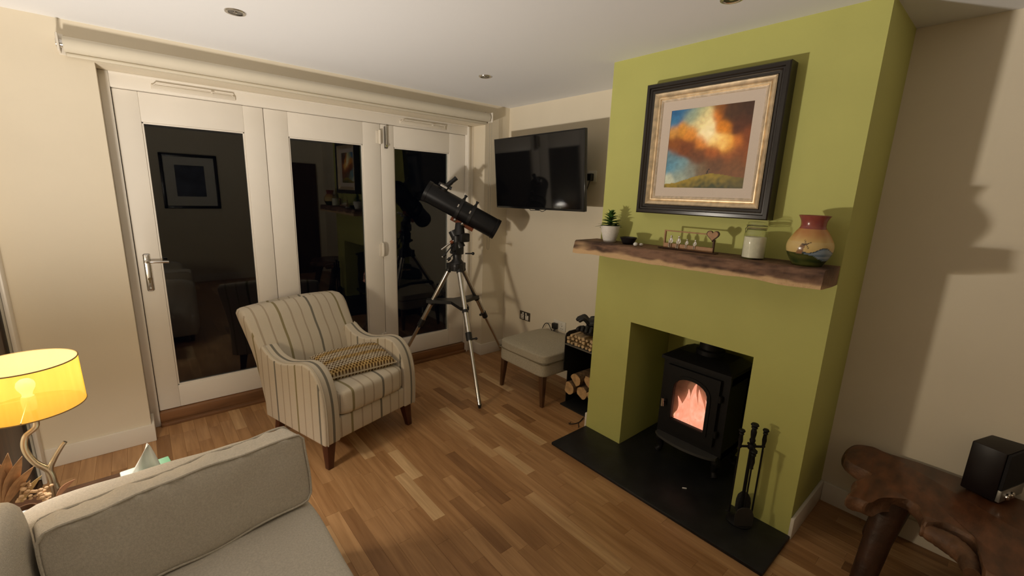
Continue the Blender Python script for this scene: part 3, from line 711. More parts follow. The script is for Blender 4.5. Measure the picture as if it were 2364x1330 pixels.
# equatorial head
pol = Vector((-.25, .35, .80)).normalized()
b = B().box((-.042, -.045, HZ+.09), (.042, .045, HZ+.20), .012).cyl(Vector((.02, -.03, HZ+.15)), Vector((.02, -.03, HZ+.15))+pol*.16, .040, n=20)
b.cyl((0, 0, HZ+.19), (.0, .0, HZ+.25), .045, .05, n=20).box((-.01, -.085, HZ+.20), (.075, -.005, HZ+.275), .012); b.obj('equatorial_head', BLACKP, ts)
for p0, p1, r_ in (((.05, -.05, HZ+.10), (.11, -.08, HZ+.10), .006), ((-.04, -.03, HZ+.13), (-.09, -.05, HZ+.12), .006)):
    B().cyl(p0, p1, r_, n=8).ball(p1, .014, n=10).obj('adjust_knob', BLACKP, ts)
# tube: upper-left open end, lower-right closed end
tc_ = at(1066, 486, 'y', -.22)-Vector((-.735, -.235, 0))
axd = (-.855*rt + .455*up - .16*fw).normalized(); FT = frame(axd); TR, TL = .086, .68
def tp(a, rr=0., th=0.): return tc_+FT @ Vector((rr*math.cos(th), rr*math.sin(th), a))
prf = [(TR-.004, -TL/2+.02), (TR-.02, -TL/2), (.001, -TL/2)]
tube = B().lathe([(.001, -TL/2+.004), (TR-.012, -TL/2+.002), (TR+.003, -TL/2), (TR+.004, -TL/2+.03), (TR, -TL/2+.032), (TR, TL/2-.03), (TR+.005, TL/2-.029), (TR+.005, TL/2), (TR-.003, TL/2), (TR-.004, TL/2-.05), (.001, TL/2-.06)], 40, tc_, M=FT).obj('optical_tube', BLACKM, ts)
upn = (up - axd*up.dot(axd)).normalized(); sdn = axd.cross(upn)
for a in (.0-.085, .085-.06):
    b = B(); b.lathe([(TR+.001, -.014), (TR+.010, -.014), (TR+.010, .014), (TR+.001, .014)], 40, tc_+axd*a, close=False, M=FT)
    b.obj('tube_ring', BLACKP, ts)
    q = tc_+axd*a+upn*(TR+.010); B().cyl(q, q+upn*.028, .010, n=10).cyl(q+upn*.026, q+upn*.036, .014, n=10).obj('ring_clamp', BLACKP, ts)
    q = tc_+axd*a-fw*(TR+.006)+upn*.01; B().cyl(q-upn*.012, q+upn*.014, .007, n=8).obj('ring_hinge', CHROME, ts)
q0, q1 = tc_-upn*(TR+.015)+axd*.05, tc_-upn*(TR+.015)-axd*.16
B().cyl(q0, q1, .018, n=8).obj('dovetail_bar', mat('orange_anodised', (.24, .075, .035), .4, .5), ts)
q = tc_-upn*(TR+.02)-axd*.035
B().tube([q, Vector((.01, -.02, HZ+.25))], [.036, .048], 16).obj('saddle', BLACKP, ts)
for k_ in (-1, 1):
    q2 = q+axd*.035*k_-fw*.04; B().cyl(q2, q2-fw*.035, .008, n=8).ball(q2-fw*.04, .014, n=8).obj('saddle_knob', CHROME, ts)
# focuser and finder near the open end
q = tc_+axd*(TL/2-.13)+upn*TR*.86-fw*.03
B().cyl(q-upn*.01, q+upn*.035+rt*.012, .030, .026, n=18).cyl(q+upn*.03+rt*.01, q+upn*.075+rt*.035, .020, n=16).cyl(q+upn*.07+rt*.032, q+upn*.115+rt*.058, .0165, .019, n=16).obj('focuser', BLACKP, ts)
B().cyl(q+upn*.022-axd*.03-fw*.03, q+upn*.022+axd*.03-fw*.03, .012, n=10).obj('focus_wheel', CHROME, ts)
B().cyl(q+upn*.03+axd*.055, q+upn*.03-axd*.03+rt*.03, .014, n=12).obj('finder', BLACKP, ts)
# counterweight bar with slow-motion cables, towards the window
c0 = Vector((-.01, -.02, HZ+.235)); cdv = (-.80*rt - .62*up - .1*fw).normalized()
B().cyl(c0, c0+cdv*.17, .0085, n=10).obj('counterweight_bar', CHROME, ts)
B().cyl(c0+cdv*.05, c0+cdv*.075, .015, n=12).obj('bar_collar', mat('orange_anodised', (.5, .13, .04)), ts)
for s_, off, ln in ((1, Vector((0, 0, -.03)), .15), (1, Vector((.02, -.02, -.075)), .13)):
    p0 = c0+off; p1 = p0+(cdv+Vector((0, 0, -.25))).normalized()*ln
    B().tube([p0, (p0+p1)/2+Vector((0, 0, .01)), p1], .005, 8).cyl(p1, p1+(p1-p0).normalized()*.03, .013, n=10).obj('slow_motion_cable', BLACKP, ts)
    B().cyl(p1+(p1-p0).normalized()*.03, p1+(p1-p0).normalized()*.038, .010, n=10).obj('cable_end', CHROME, ts)

# ------------------------------------------------------------------ footstool
fs = thing('footstool', 'square grey-beige footstool with dark tapered wooden legs, below the television', 'footstool', (-.324, -.925, 0))
sq_box(B(), (0, 0, .302), (.262, .268, .060), 12, seg=14).obj('frame_band', STOOLF, fs, ang=70)
sq_box(B(), (0, 0, .388), (.268, .274, .042), 8, (0, 0, .30), 18, wob=.004).obj('seat_pad', STOOLF, fs, ang=70)
pth = [Vector((u*.264, v*.270, .357)) for u, v in ((-.96, -1), (.96, -1), (1, -.96), (1, .96), (.96, 1), (-.96, 1), (-1, .96), (-1, -.96), (-.96, -1))]
B().tube(pth, .005, 8).obj('piping', mat('olive_piping', (.16, .13, .08), .9), fs)
for x in (-1, 1):
    for y in (-1, 1): tapered_leg(B(), (x*.225, y*.230, .252), (x*.235, y*.248, 0), .023, .013).obj('leg', DKOAK, fs)

# ------------------------------------------------------------------ log store with logs, kindling and gloves
ls = thing('log_store', 'black steel log store between the footstool and chimney breast', 'log store', (-.225, -1.39, 0))
y0, y1, xa, xb = -.165, .165, -.185, .185
B().box((xa, y0, 0), (xb, y1, .010), .001).obj('bottom_plate', STEELB, ls)
B().box((xa+.01, y0, .500), (xb, y1, .508), .001).obj('shelf', mat('worn_grey_steel', (.17, .155, .13), .5, .4), ls)
for yy in (y0, y1-.006):
    b = B(); b.prism([(xa+.06, yy, .01), (xb, yy, .01), (xb, yy, .60), (xa+.05, yy, .60), (xa+.022, yy, .588), (xa+.012, yy, .56), (xa+.012, yy, .29), (xa+.06, yy, .27)], (0, .006, 0)).obj('side_panel', STEELB, ls, smooth=False)
B().box((xb-.005, y0, .01), (xb, y1, .60)).obj('back_panel', STEELB, ls, smooth=False)
B().box((xa+.10, y0+.006, .085), (xb-.006, y1-.006, .092), .001).obj('log_rack', STEELB, ls)
def log(y, z, r_, x0, x1, a0, a1, rot, label):
    n = 14; b = B(); rings = []; ph = random.uniform(0, 9)
    sec = ([(0., 0.)] if a1 < PI*.9 else [])+[(math.cos(a0+(a1-a0)*i/n), math.sin(a0+(a1-a0)*i/n)) for i in range(n+1)]
    cxm = sum(s_[0] for s_ in sec)/len(sec); cym = sum(s_[1] for s_ in sec)/len(sec)
    for k in range(7):
        t = k/6; xx = x0+(x1-x0)*t; ring = []
        for i, (u, v) in enumerate(sec):
            f_ = r_*(1+.07*noise.noise(Vector((t*2.5+ph, u*2, v*2))))
            p_ = Vector(((u-cxm)*f_, (v-cym)*f_)); c_, s2_ = math.cos(rot), math.sin(rot)
            ring.append(Vector((xx+(.012*noise.noise(Vector((u*3, v*3, ph))) if k in (0, 6) else 0), y+p_.x*c_-p_.y*s2_, z+p_.x*s2_+p_.y*c_)))
        rings.append(ring)
    loft(b, rings); o = b.obj('log', [BARK, LOGEND], None, ang=35)
    for p_ in o.data.polygons:
        if abs(p_.normal.x) > .7 or len(p_.vertices) > 6: p_.material_index = 1
    return tag(o, label, 'log', 'split logs in the log store')
gx = -.225
log(-1.286, .146, .050, gx-.150, gx+.15, 0, PI*1.5, .9, 'split log with a wide pale cut face, next to the footstool in the log store')
log(-1.338, .243, .049, gx-.140, gx+.15, 0, PI*1.35, .2, 'long split log with bark lying on top in the log store')
log(-1.390, .146, .049, gx-.125, gx+.15, 0, PI*1.6, -.4, 'split log in the middle of the bottom row in the log store')
log(-1.494, .146, .049, gx-.13, gx+.15, 0, PI*1.25, .6, 'split log against the chimney side in the log store')
log(-1.446, .244, .048, gx-.12, gx+.15, 0, PI*1.4, 2.5, 'small split log on top of the pile beside the chimney side')
random.seed(21)
kn = 0
for lay in range(3):
    for i in range(8):
        yy = -1.545+.042+i*.036+random.uniform(-.004, .004); sz = random.uniform(.009, .014); zz = .508+.016+lay*.030
        if lay == 2 and i in (0, 7): continue
        b = B(); a = random.uniform(-.5, .5); xo = random.uniform(-.175, -.155)
        b.box((gx+xo, yy-sz, zz-sz*.85), (gx+xo+.27, yy+sz, zz+sz*.85), .0015, 1)
        rk = Matrix.Rotation(random.uniform(-.6, .6), 3, 'X'); ck = Vector((gx+xo, yy, zz)); tk = random.uniform(-.06, .06)
        for q in b.bm.verts: q.co = ck+Matrix.Rotation(tk, 3, 'Z') @ (rk @ (q.co-ck))
        o = b.obj('kindling_stick', mat('pale_kindling', (.56, .40, .22), .8, var=.25, vs=20), None, smooth=False)
        tag(o, 'pale split kindling stick stacked on the log store shelf', 'kindling', 'kindling on the log store shelf')
# leather gloves lying on the kindling
def glove(x, y, z, rz, tilt, label):
    t = thing('work_glove', label, 'glove', (x, y, z), rz); t.scale = (1.15, 1.15, 1.15); b = B()
    sq_box(b, (0, 0, .022), (.075, .050, .022), 4, (0, 0, .25), 10, wob=.008, seed=x*50)
    sq_box(b, (.105, 0, .024), (.055, .046, .026), 5, seg=8, wob=.008, seed=y*50)
    for k, (yy, ln) in enumerate(((-.036, .062), (-.012, .078), (.012, .074), (.036, .056))):
        b.tube(spline([(-.06, yy, .022), (-.06-ln*.5, yy*1.15, .030+tilt), (-.06-ln, yy*1.2, .020+tilt*.6)], 4), [.0125]*8+[.008], 10)
    b.tube(spline([(.02, .045, .022), (-.015, .075, .03), (-.05, .085, .022)], 4), [.015]*8+[.009], 10)
    b.obj('glove_body', GLOVE, t, ang=70); return t
glove(-.285, -1.385, .610, .5, .03, 'black work glove lying on top of the kindling')
glove(-.265, -1.420, .672, -.9, .02, 'black work glove heaped on the other glove over the kindling')

# ------------------------------------------------------------------ hearth and stove
hz_ = .020
hb = B(); hb.prism([(-.871, CR-.012, 0), (-.871, CL+.004, 0), (CX, CL+.004, 0), (CX, OL, 0), (-.03, OL, 0), (-.03, OR, 0), (CX, OR, 0), (CX, CR-.012, 0)], (0, 0, hz_)); bevel_sharp(hb, .006, 2)
tag(hb.obj('hearth_slab', SLATE), 'black slate hearth slab on the oak floor under the stove', 'hearth')
sv = thing('wood_stove', 'black cast iron wood stove with arched glass door and burning fire', 'stove', (-.255, -2.25, hz_))
def S(x, y, z): return Vector((x+.255, y+2.25, z-hz_))
fx, bxk = -.395, -.110; yl, yr = -2.047, -2.453
b = B().box(S(fx+.03, yr, .140), S(bxk, yr+.03, .655)).box(S(fx+.03, yl-.03, .140), S(bxk, yl, .655)).box(S(bxk-.03, yr, .140), S(bxk, yl, .655)).box(S(fx+.03, yr, .140), S(bxk, yl, .185)).box(S(fx+.03, yr, .60), S(bxk, yl, .655))
b.obj('body', IRON, sv, smooth=False)
# front plate with arched opening
wy0, wy1, wz0, wz1, wr = -2.345, -2.137, .285, .480, .088
def arch(y0, y1, z0, z1, rise, n=12):
    pts = [(y1, z0), (y1, z1)]
    for i in range(1, n): a = PI*i/n; pts.append(((y0+y1)/2+(y1-y0)/2*math.cos(a)*1.0, z1+rise*math.sin(a)**.75))
    return pts+[(y0, z1), (y0, z0)]
def arch_plate(x0, x1, outer, inner):
    b = B(); n = len(outer)
    def ringset(x, pts): return b.ring([S(x, y, z) for y, z in pts])
    oa, ia, ob, ib = ringset(x0, outer), ringset(x0, inner), ringset(x1, outer), ringset(x1, inner)
    b.bridge(oa, ia); b.bridge(ob, ib); b.bridge(oa, ob); b.bridge(ia, ib); return b
inn = arch(wy0, wy1, wz0, wz1, wr)
def boxed(pts, y0, y1, z0, z1):           # outer rectangle with as many points as the arch
    out = [(y1, z0), (y1, z1)]; n = len(pts)-4
    for i in range(n): out.append((y1+(y0-y1)*(i+1)/(n+1), z1))
    return out+[(y0, z1), (y0, z0)]
arch_plate(fx+.03, fx+.012, boxed(inn, yr, yl, .150, .655), arch(wy0-.02, wy1+.02, wz0-.02, wz1, wr+.02)).obj('front_plate', IRON, sv, smooth=False)
dr = arch_plate(fx+.014, fx-.010, boxed(inn, wy0-.062, wy1+.052, .215, .628), inn).obj('stove_door', IRON, sv, smooth=False)
arch_plate(fx-.008, fx-.016, arch(wy0-.022, wy1+.022, wz0-.022, wz1, wr+.022), arch(wy0-.002, wy1+.002, wz0-.002, wz1, wr+.002)).obj('door_moulding', IRON, dr, ang=30)
B().prism([S(fx+.002, y, z) for y, z in inn], (.004, 0, 0)).obj('door_glass', JARG, dr, smooth=False)
for z in (.30, .52): B().cyl(S(fx-.004, wy0-.07, z-.02), S(fx-.004, wy0-.07, z+.02), .010, n=10).obj('hinge', IRON, dr)
B().cyl(S(fx-.008, wy1+.042, .385), S(fx-.040, wy1+.046, .385), .006, n=10).cyl(S(fx-.038, wy1+.046, .360), S(fx-.042, wy1+.046, .412), .010, .008, n=10).obj('door_handle', CHROME, dr)
# canopy top, flue, lip and legs
loft(B(), [[S(fx-.014, yr-.008, .655), S(fx-.014, yl+.008, .655), S(bxk+.01, yl+.008, .655), S(bxk+.01, yr-.008, .655)], [S(fx-.014, yr-.008, .676), S(fx-.014, yl+.008, .676), S(bxk+.01, yl+.008, .676), S(bxk+.01, yr-.008, .676)],
           [S(fx+.085, yr+.055, .708), S(fx+.085, yl-.055, .708), S(bxk-.02, yl-.055, .708), S(bxk-.02, yr+.055, .708)]]).obj('canopy', IRON, sv, smooth=False)
B().lathe([(.082, .70), (.082, .735), (.066, .742), (.064, .78), (.064, OZ-.001-.0)], 32, S(-.225, -2.25, 0)-Vector((0, 0, 0)), close=False).obj('flue_pipe', IRON, sv)
b = B(); n = 16; pts = [S(fx+.01, yl-.01, .150)]+[S(fx-.02-.055*math.sin(PI*i/n)**.6, yl-.01+(yr-yl+.02)*i/n, .150) for i in range(n+1)]+[S(fx+.01, yr+.01, .150)]
b.prism(pts, (0, 0, .016)).obj('ash_lip', mat('grey_iron_edge', (.05, .048, .045), .45, spec=.5), sv, ang=30)
for y, sy in ((yl-.035, 1), (yr+.035, -1)):
    for x, sx in ((fx+.035, -1), (bxk-.035, 1)):
        b = B(); b.tube(spline([S(x, y, .145), S(x+sx*.012, y+sy*.012, .105), S(x+sx*.006, y+sy*.006, .055), S(x+sx*.02, y+sy*.02, hz_+.002)], 5), [.030]*3+[.026]*3+[.020]*4+[.017]*4+[.020, .022], 10); b.obj('leg', IRON, sv)
# fire: glowing bed, flames and burning logs inside the firebox
def fire_mat(name, c0, c1, c2, s, scale, dist):
    m = bpy.data.materials.new(name); m.use_nodes = True; nt = m.node_tree; N, L = nt.nodes, nt.links
    p = N['Principled BSDF']; p.inputs['Base Color'].default_value = (.05, .02, .01, 1)
    tc = N.new('ShaderNodeTexCoord'); nz = N.new('ShaderNodeTexNoise'); nz.inputs['Scale'].default_value = scale; nz.inputs['Distortion'].default_value = dist; nz.inputs['Detail'].default_value = 5
    mp = N.new('ShaderNodeMapping'); mp.inputs['Scale'].default_value = (1, 1, .6); L.new(tc.outputs['Object'], mp.inputs[0]); L.new(mp.outputs[0], nz.inputs[0])
    rp = N.new('ShaderNodeValToRGB'); L.new(nz.outputs[0], rp.inputs[0]); e = rp.color_ramp.elements
    e[0].position = .30; e[0].color = (*c0, 1); e[1].position = .72; e[1].color = (*c2, 1); x = e.new(.5); x.color = (*c1, 1)
    L.new(rp.outputs[0], p.inputs['Emission Color']); p.inputs['Emission Strength'].default_value = s; return m
FIREBRICK = mat('firebox_brick', (.62, .40, .30), .9, var=.2, vs=14, bump=.3, bs=40)
FLAME = fire_mat('flame', (.95, .31, .19), (1., .38, .25), (1., .50, .36), 1.2, 14., 2.)
EMBER = fire_mat('burning_log', (.85, .26, .12), (1., .50, .30), (1., .85, .68), 1.1, 26., 1.)
fb = B().box(S(-.30, yr+.032, .186), S(-.295, yl-.032, .598)).box(S(-.36, yr+.032, .186), S(-.296, yl-.032, .192)); fb.obj('firebox_lining', FIREBRICK, sv, smooth=False)
for y, r_, a in ((-2.20, .030, .2), (-2.29, .034, -.25)):
    b = B(); b.tube([S(-.335+.01*i, y+.05*(i-2)*.8, .225+.045*i*a+r_*.4+(.03 if a < 0 else 0)) for i in range(5)], [r_*.9, r_, r_*1.05, r_, r_*.85], 9); b.obj('burning_log', EMBER, sv)
for y, h_, w_ in ((-2.150, .20, .040), (-2.185, .27, .046), (-2.215, .24, .042), (-2.250, .33, .052), (-2.285, .29, .046), (-2.315, .24, .042), (-2.340, .19, .036)):
    b = B(); path = []; rad = []
    for i in range(12): t = i/11; path.append(S(-.335, y+.022*math.sin(t*5+y*40)*t, .215+h_*t)); rad.append(w_*(1-t)**.7*(.55+.9*t*(1-t))+.0008)
    b.tube(path, rad, 10).obj('flame', FLAME, sv)

# ------------------------------------------------------------------ fire tools
ft = thing('fire_tool_stand', 'black wrought iron fire tool stand on the slate hearth', 'tool stand', (-.620, -2.678, hz_))
B().lathe([(.0, 0), (.058, 0), (.060, .006), (.048, .014), (.018, .022), (.010, .035), (.001, .036)], 28).obj('base', IRON, ft)
B().cyl((0, 0, .02), (0, 0, .44), .0075, n=12).obj('pole', IRON, ft)
knob = [(.006, .44), (.011, .446), (.014, .460), (.010, .470), (.012, .485), (.0135, .505), (.010, .520), (.015, .526), (.012, .532), (.019, .540), (.015, .547), (.0005, .549)]
B().lathe(knob, 20).obj('finial', IRON, ft)
ang0 = math.atan2(rt.y, rt.x); vr = Vector((math.cos(ang0), math.sin(ang0), 0)); vf = Vector((-vr.y, vr.x, 0))
B().cyl(-vr*.058+Vector((0, 0, .425)), vr*.058+Vector((0, 0, .425)), .006, n=10).cyl(-vf*.045+Vector((0, 0, .425)), vf*.03+Vector((0, 0, .425)), .006, n=10).lathe([(.0, .410), (.016, .412), (.018, .425), (.014, .438), (.001, .44)], 16).obj('hanger', IRON, ft)
base = Vector((-.620, -2.678, hz_))
def tool(name, label, off, top, low=.10):
    t = thing(name, label, 'fire tool', base+off, 0, None)
    B().cyl((0, 0, low), (0, 0, top-.09), .0042, n=10).obj('shaft', IRON, t)
    B().lathe([(.004, top-.10), (.009, top-.095), (.007, top-.085), (.0105, top-.060), (.008, top-.030), (.0115, top-.024), (.009, top-.018), (.0150, top-.007), (.012, top-.001), (.0005, top)], 18).obj('handle', IRON, t)
    return t
t = tool('poker', 'iron poker hanging nearest the stove on the tool stand', -vr*.058, .515, .055)
B().tube(spline([(0, 0, .10), (0, 0, .07), (.0, .004, .055), (0, .018, .052)], 4), .0042, 8).obj('hook', IRON, t)
t = tool('tongs', 'iron tongs with drooping grips hanging on the tool stand', vr*.058, .520, .06)
B().cyl((.006, 0, .40), (.002, 0, .05), .0035, n=8).obj('tong_arm', IRON, t)
t = tool('hearth_shovel', 'iron shovel with wide flat pan hanging on the tool stand', -vf*.046-vr*.012, .430, .11)
b = B(); n = 10
pan = [(-.045, .02), (-.047, .075), (-.036, .105), (-.015, .118), (.015, .118), (.036, .105), (.047, .075), (.045, .02)]
b.prism([vr*u+Vector((0, 0, z))-vf*(.004+.10*(.118-z)**1.2) for u, z in pan], -vf*.003).obj('pan', mat('worn_iron', (.03, .027, .023), .5), t, smooth=False)
t = tool('hearth_brush', 'black bristle hearth brush hanging on the tool stand', vf*.028+vr*.024, .425, .13)
b = B().lathe([(.0, .145), (.018, .140), (.030, .120), (.034, .095), (.034, .045), (.030, .035), (.001, .034)], 20); b.obj('brush_head', mat('black_bristle', (.012, .011, .010), .9, bump=.8, bs=200), t)

# chalky stub on the hearth and a twig on the floor
tag(B().box((-.012, -.003, 0), (.012, .003, .005), .001).obj('chip', mat('white_chip', (.75, .74, .70), .7)), 'small white chip lying on the black hearth', 'chip')
o = bpy.data.objects['chip']; p = at(1580, 1128, 'z', hz_); o.location = (p.x, p.y, hz_); o.rotation_euler = (0, 0, -.9)
tw = thing('twig', 'thin dark forked twig lying on the floor beside the hearth', 'twig', (0, 0, 0)); tw.location = (-.52, -1.49, 0)
def tl(px, py, z=.004): return at(px, py, 'z', z)-Vector((-.52, -1.49, 0))
b = B().tube(spline([tl(1347, 964), tl(1338, 974), tl(1328, 978), tl(1316, 979), tl(1313, 976, .012)], 4), .0035, 7); b.obj('stem', mat('twig_bark', (.02, .012, .008), .9), tw)
B().tube([tl(1335, 977), tl(1336, 983), tl(1336, 987)], .003, 7).obj('side_branch', mat('twig_bark', (0, 0, 0)), tw); B().tube([tl(1316, 979), tl(1317, 974, .012)], .0026, 7).obj('side_branch', mat('twig_bark', (0, 0, 0)), tw)

# ------------------------------------------------------------------ mantel beam
MZ0, MZ1 = 1.272, 1.350
def mantel_paint(c):
    n1 = noise.noise(Vector((c.x*6, c.y*3, c.z*16))); n2 = noise.noise(Vector((c.x*25, c.y*8, c.z*45)))
    col = lerp((.062, .034, .023), (.225, .125, .078), .45+.75*n1+.8*n2+.5*noise.noise(Vector((c.x*60, c.y*30, c.z*120))))
    edge = .030+.012*noise.noise(Vector((c.y*5, 3, 0)))+.010*noise.noise(Vector((c.y*17, 7, 0)))
    kn = max(math.exp(-(((c.y+1.905)/.035)**2+((c.z-1.285)/.030)**2)), math.exp(-(((c.y+1.62)/.05)**2+((c.z-1.320)/.022)**2)))
    pale = max(sstep(edge+.006, edge-.006, c.z-MZ0)*(1 if c.x < -.6 else .3), kn*(.4+.9*(n2+.3)))
    return lerp(col, (.60, .40, .215), pale*.95)
b = B(); NY, rows = 280, []
ya, yb_ = -1.555, -2.868
sec = [(0, 0)]+[(t, 0) for t in (.25, .5, .75, .9)]+[(1.0, .06)]+[(1.0, t) for t in (.14, .22, .3, .38, .46, .54, .62, .7, .78, .86)]+[(.985, .96), (.95, 1.)]+[(t, 1) for t in (.75, .5, .25, 0)]
for j in range(NY+1):
    t = j/NY; y = ya+(yb_-ya)*t; ring = []
    dep = .220+.014*noise.noise(Vector((y*2.2, 1, 0)))+.006*noise.noise(Vector((y*11, 4, 0)))+.035*sstep(.12, 0, t)*0
    for u, v in sec:
        z = MZ0+(MZ1-MZ0)*v+(.012*t if v > .5 else .008*t)
        xo = CX-dep*u - .018*(1-v)*(u > .9) + (.007*noise.noise(Vector((y*14, z*30, 0))) if u > .9 else 0)
        if v < .1: z += .008*noise.noise(Vector((y*6, u*3, 5)))*u
        yo = (.020*noise.noise(Vector((u*4, v*4, 2)))-.03*u) * (1 if t < .001 else 0)
        ring.append(Vector((xo, y+yo*(t < .001), z)))
    rows.append(ring)
loft(b, rows); mo = b.obj('mantel_beam', attr_mat('rustic_timber', .75, .3, .6, 45), ang=35)
tag(mo, 'rough reclaimed timber mantel beam with pale waney edge on the green chimney breast', 'mantel'); paint(mo, mantel_paint)
def mz(y): return MZ1+.012*max(0, (ya-y)/(ya-yb_))

# plant pot
MX = -.63
pp = thing('potted_plant', 'small green leafy plant in a white tapered pot on the mantel beam', 'plant', (MX, -1.735, mz(-1.735)))
B().lathe([(.0, 0), (.034, 0), (.037, .004), (.052, .060), (.058, .098), (.0545, .098), (.049, .062), (.046, .078), (.0005, .080)], 36).obj('pot', CERAM, pp)
B().lathe([(.0, .079), (.046, .079), (.0505, .083), (.0005, .086)], 24).obj('soil', mat('soil', (.03, .02, .012), .95), pp)
random.seed(5)
def leaf(t_, base_, d, ln, wd, m, nm='leaf'):
    base_, d = Vector(base_), Vector(d).normalized(); sd = d.cross(Vector((0, 0, 1)))
    if sd.length < .05: sd = Vector((1, 0, 0))
    sd.normalize(); nn = sd.cross(d); b = B(); L_, Mi, R2 = [], [], []
    for i in range(6):
        t = i/5; w2 = wd*math.sin(PI*min(.98, t*.86+.08)); c = base_+d*ln*t+nn*(-.22*ln*t*t)
        L_.append(b.bm.verts.new(c-sd*w2+nn*w2*.35)); Mi.append(b.bm.verts.new(c)); R2.append(b.bm.verts.new(c+sd*w2+nn*w2*.35))
    for i in range(5): b.bm.faces.new((L_[i], Mi[i], Mi[i+1], L_[i+1])); b.bm.faces.new((Mi[i], R2[i], R2[i+1], Mi[i+1]))
    return b.obj(nm, m, t_, recalc=False)
B().tube(spline([(0, 0, .08), (.003, 0, .12), (0, -.003, .172)]), .0025, 6).obj('stem', LEAF, pp)
for lay, (z, n_, ln, el) in enumerate(((.090, 13, .060, .12), (.100, 10, .054, .35), (.113, 9, .050, .5), (.127, 8, .046, .55), (.140, 8, .042, .65), (.152, 7, .036, .8), (.164, 5, .030, 1.1))):
    for k in range(n_):
        a = 2*PI*k/n_+lay*.7+random.uniform(-.2, .2); e_ = el+random.uniform(-.15, .2)
        leaf(pp, (.004*math.cos(a), .004*math.sin(a), z), (math.cos(a)*math.cos(e_), math.sin(a)*math.cos(e_), math.sin(e_)), ln*random.uniform(.8, 1.2), ln*.30, LEAF)
leaf(pp, (0, .01, .088), -rt+Vector((0, 0, .25)), .085, .007, LEAF); leaf(pp, (0, .01, .088), -rt*.8+Vector((0, 0, .42)), .070, .006, LEAF)
# black bowl and white pebbles
bw = B().lathe([(.0, 0), (.028, 0), (.032, .003), (.047, .036), (.050, .040), (.0465, .040), (.029, .007), (.0005, .005)], 32)
o = bw.obj('bowl', mat('black_glaze', (.012, .010, .012), .35)); o.location = (MX-.005, -1.872, mz(-1.87)); tag(o, 'small black flared bowl on the mantel beam beside the plant', 'bowl')
for px, rr, sc_ in ((1467, .0125, (1, 1, .9)), (1480, .011, (1.3, .9, .8))):
    q = at(px, 565, 'z', mz(-1.92)+.009); o = B().ball((0, 0, 0), rr, sc_, 16).obj('pebble', mat('white_pebble', (.72, .70, .65), .5)); o.location = (q.x, q.y, mz(q.y)+rr*sc_[2])
    tag(o, 'round white pebble on the mantel beside the black bowl' if px == 1467 else 'oval white pebble on the mantel next to the round one', 'pebble')
# wooden frame with silver family and heart
wf = thing('family_frame', 'open wooden frame with silver seated figures and heart on the mantel', 'ornament', (MX, -2.23, mz(-2.23)+.001))
def bar(lo, hi, nm, m): B().box(lo, hi, .001, 1).obj(nm, m, wf)
bar((-.022, -.155, 0), (.022, .155, .006), 'foot_board', WOODED); bar((-.008, -.138, .006), (.004, .132, .030), 'engraved_bar', WOODFR)
bar((-.006, .126, .006), (.006, .134, .098), 'upright', WOODFR); bar((-.006, -.140, .006), (.006, -.132, .070), 'upright', WOODED); bar((-.005, -.105, .092), (.005, .134, .098), 'top_bar', WOODFR)
hp = []
for i in range(40):
    a = 2*PI*i/40; hp.append((16*math.sin(a)**3, 13*math.cos(a)-5*math.cos(2*a)-2*math.cos(3*a)-math.cos(4*a)))
B().prism([(-.012, -.130-u*.00195, .092+v*.0019) for u, v in hp], (.010, 0, 0)).obj('heart_edge', WOODED, wf)
B().prism([(-.014, -.130-u*.00165, .0922+v*.0016) for u, v in hp], (.004, 0, 0)).obj('heart', WOODFR, wf)
for y, s_ in ((.092, 1.), (.048, 1.), (.002, .72), (-.042, .74)):
    f0 = B(); z0 = .030
    f0.lathe([(.001, 0), (.010*s_, .001), (.009*s_, .012*s_), (.006*s_, .026*s_), (.003*s_, .032*s_)], 12, (-.002, y, z0)).ball((-.002, y, z0+.037*s_), .0062*s_, n=10)
    for k in (-1, 1):
        f0.tube([(-.002, y+k*.004*s_, z0+.004), (-.014*s_, y+k*.005*s_, z0+.003), (-.015*s_, y+k*.005*s_, z0-.022*s_)], .0028*s_, 8)
        f0.tube([(-.002, y+k*.006*s_, z0+.026*s_), (-.004, y+k*.011*s_, z0+.014*s_), (-.008, y+k*.008*s_, z0+.003)], .0022*s_, 8)
    f0.obj('silver_figure', SILVER, wf)
# jar with white filling
jr = thing('glass_jar', 'clear clip-top glass jar half filled with white wax on the mantel', 'jar', (MX, -2.553, mz(-2.553)))
B().lathe([(.0, 0), (.044, 0), (.0485, .006), (.0485, .112), (.046, .124), (.038, .134), (.038, .142), (.0365, .142), (.0365, .133), (.0445, .122), (.0465, .110), (.0465, .008), (.0005, .007)], 40).obj('jar_body', JARG, jr)
B().lathe([(.0, .0075), (.0460, .0078), (.0460, .098), (.0440, .102), (.0005, .099)], 36).obj('wax_filling', WAX, jr)
B().lathe([(.0, .1445), (.040, .1445), (.041, .150), (.040, .160), (.036, .170), (.0005, .172)], 36).obj('lid', JARG, jr)
B().lathe([(.0365, .1422), (.042, .1422), (.042, .1442), (.0365, .1442)], 32, close=False).obj('rubber_seal', mat('pale_rubber', (.35, .25, .14), .7), jr)
wr_ = B()
for z, r_ in ((.1365, .0405), (.153, .0425)): wr_.tube([(r_*math.cos(2*PI*k/28), r_*math.sin(2*PI*k/28), z) for k in range(29)], .0014, 6, False)
wr_.tube([-rt*.042+Vector((0, 0, .153)), -rt*.052+Vector((0, 0, .14)), -rt*.049+Vector((0, 0, .122)), -rt*.042+Vector((0, 0, .1365))], .0014, 6); wr_.obj('wire_clip', mat('dark_wire', (.12, .11, .09), .35, 1.), jr)
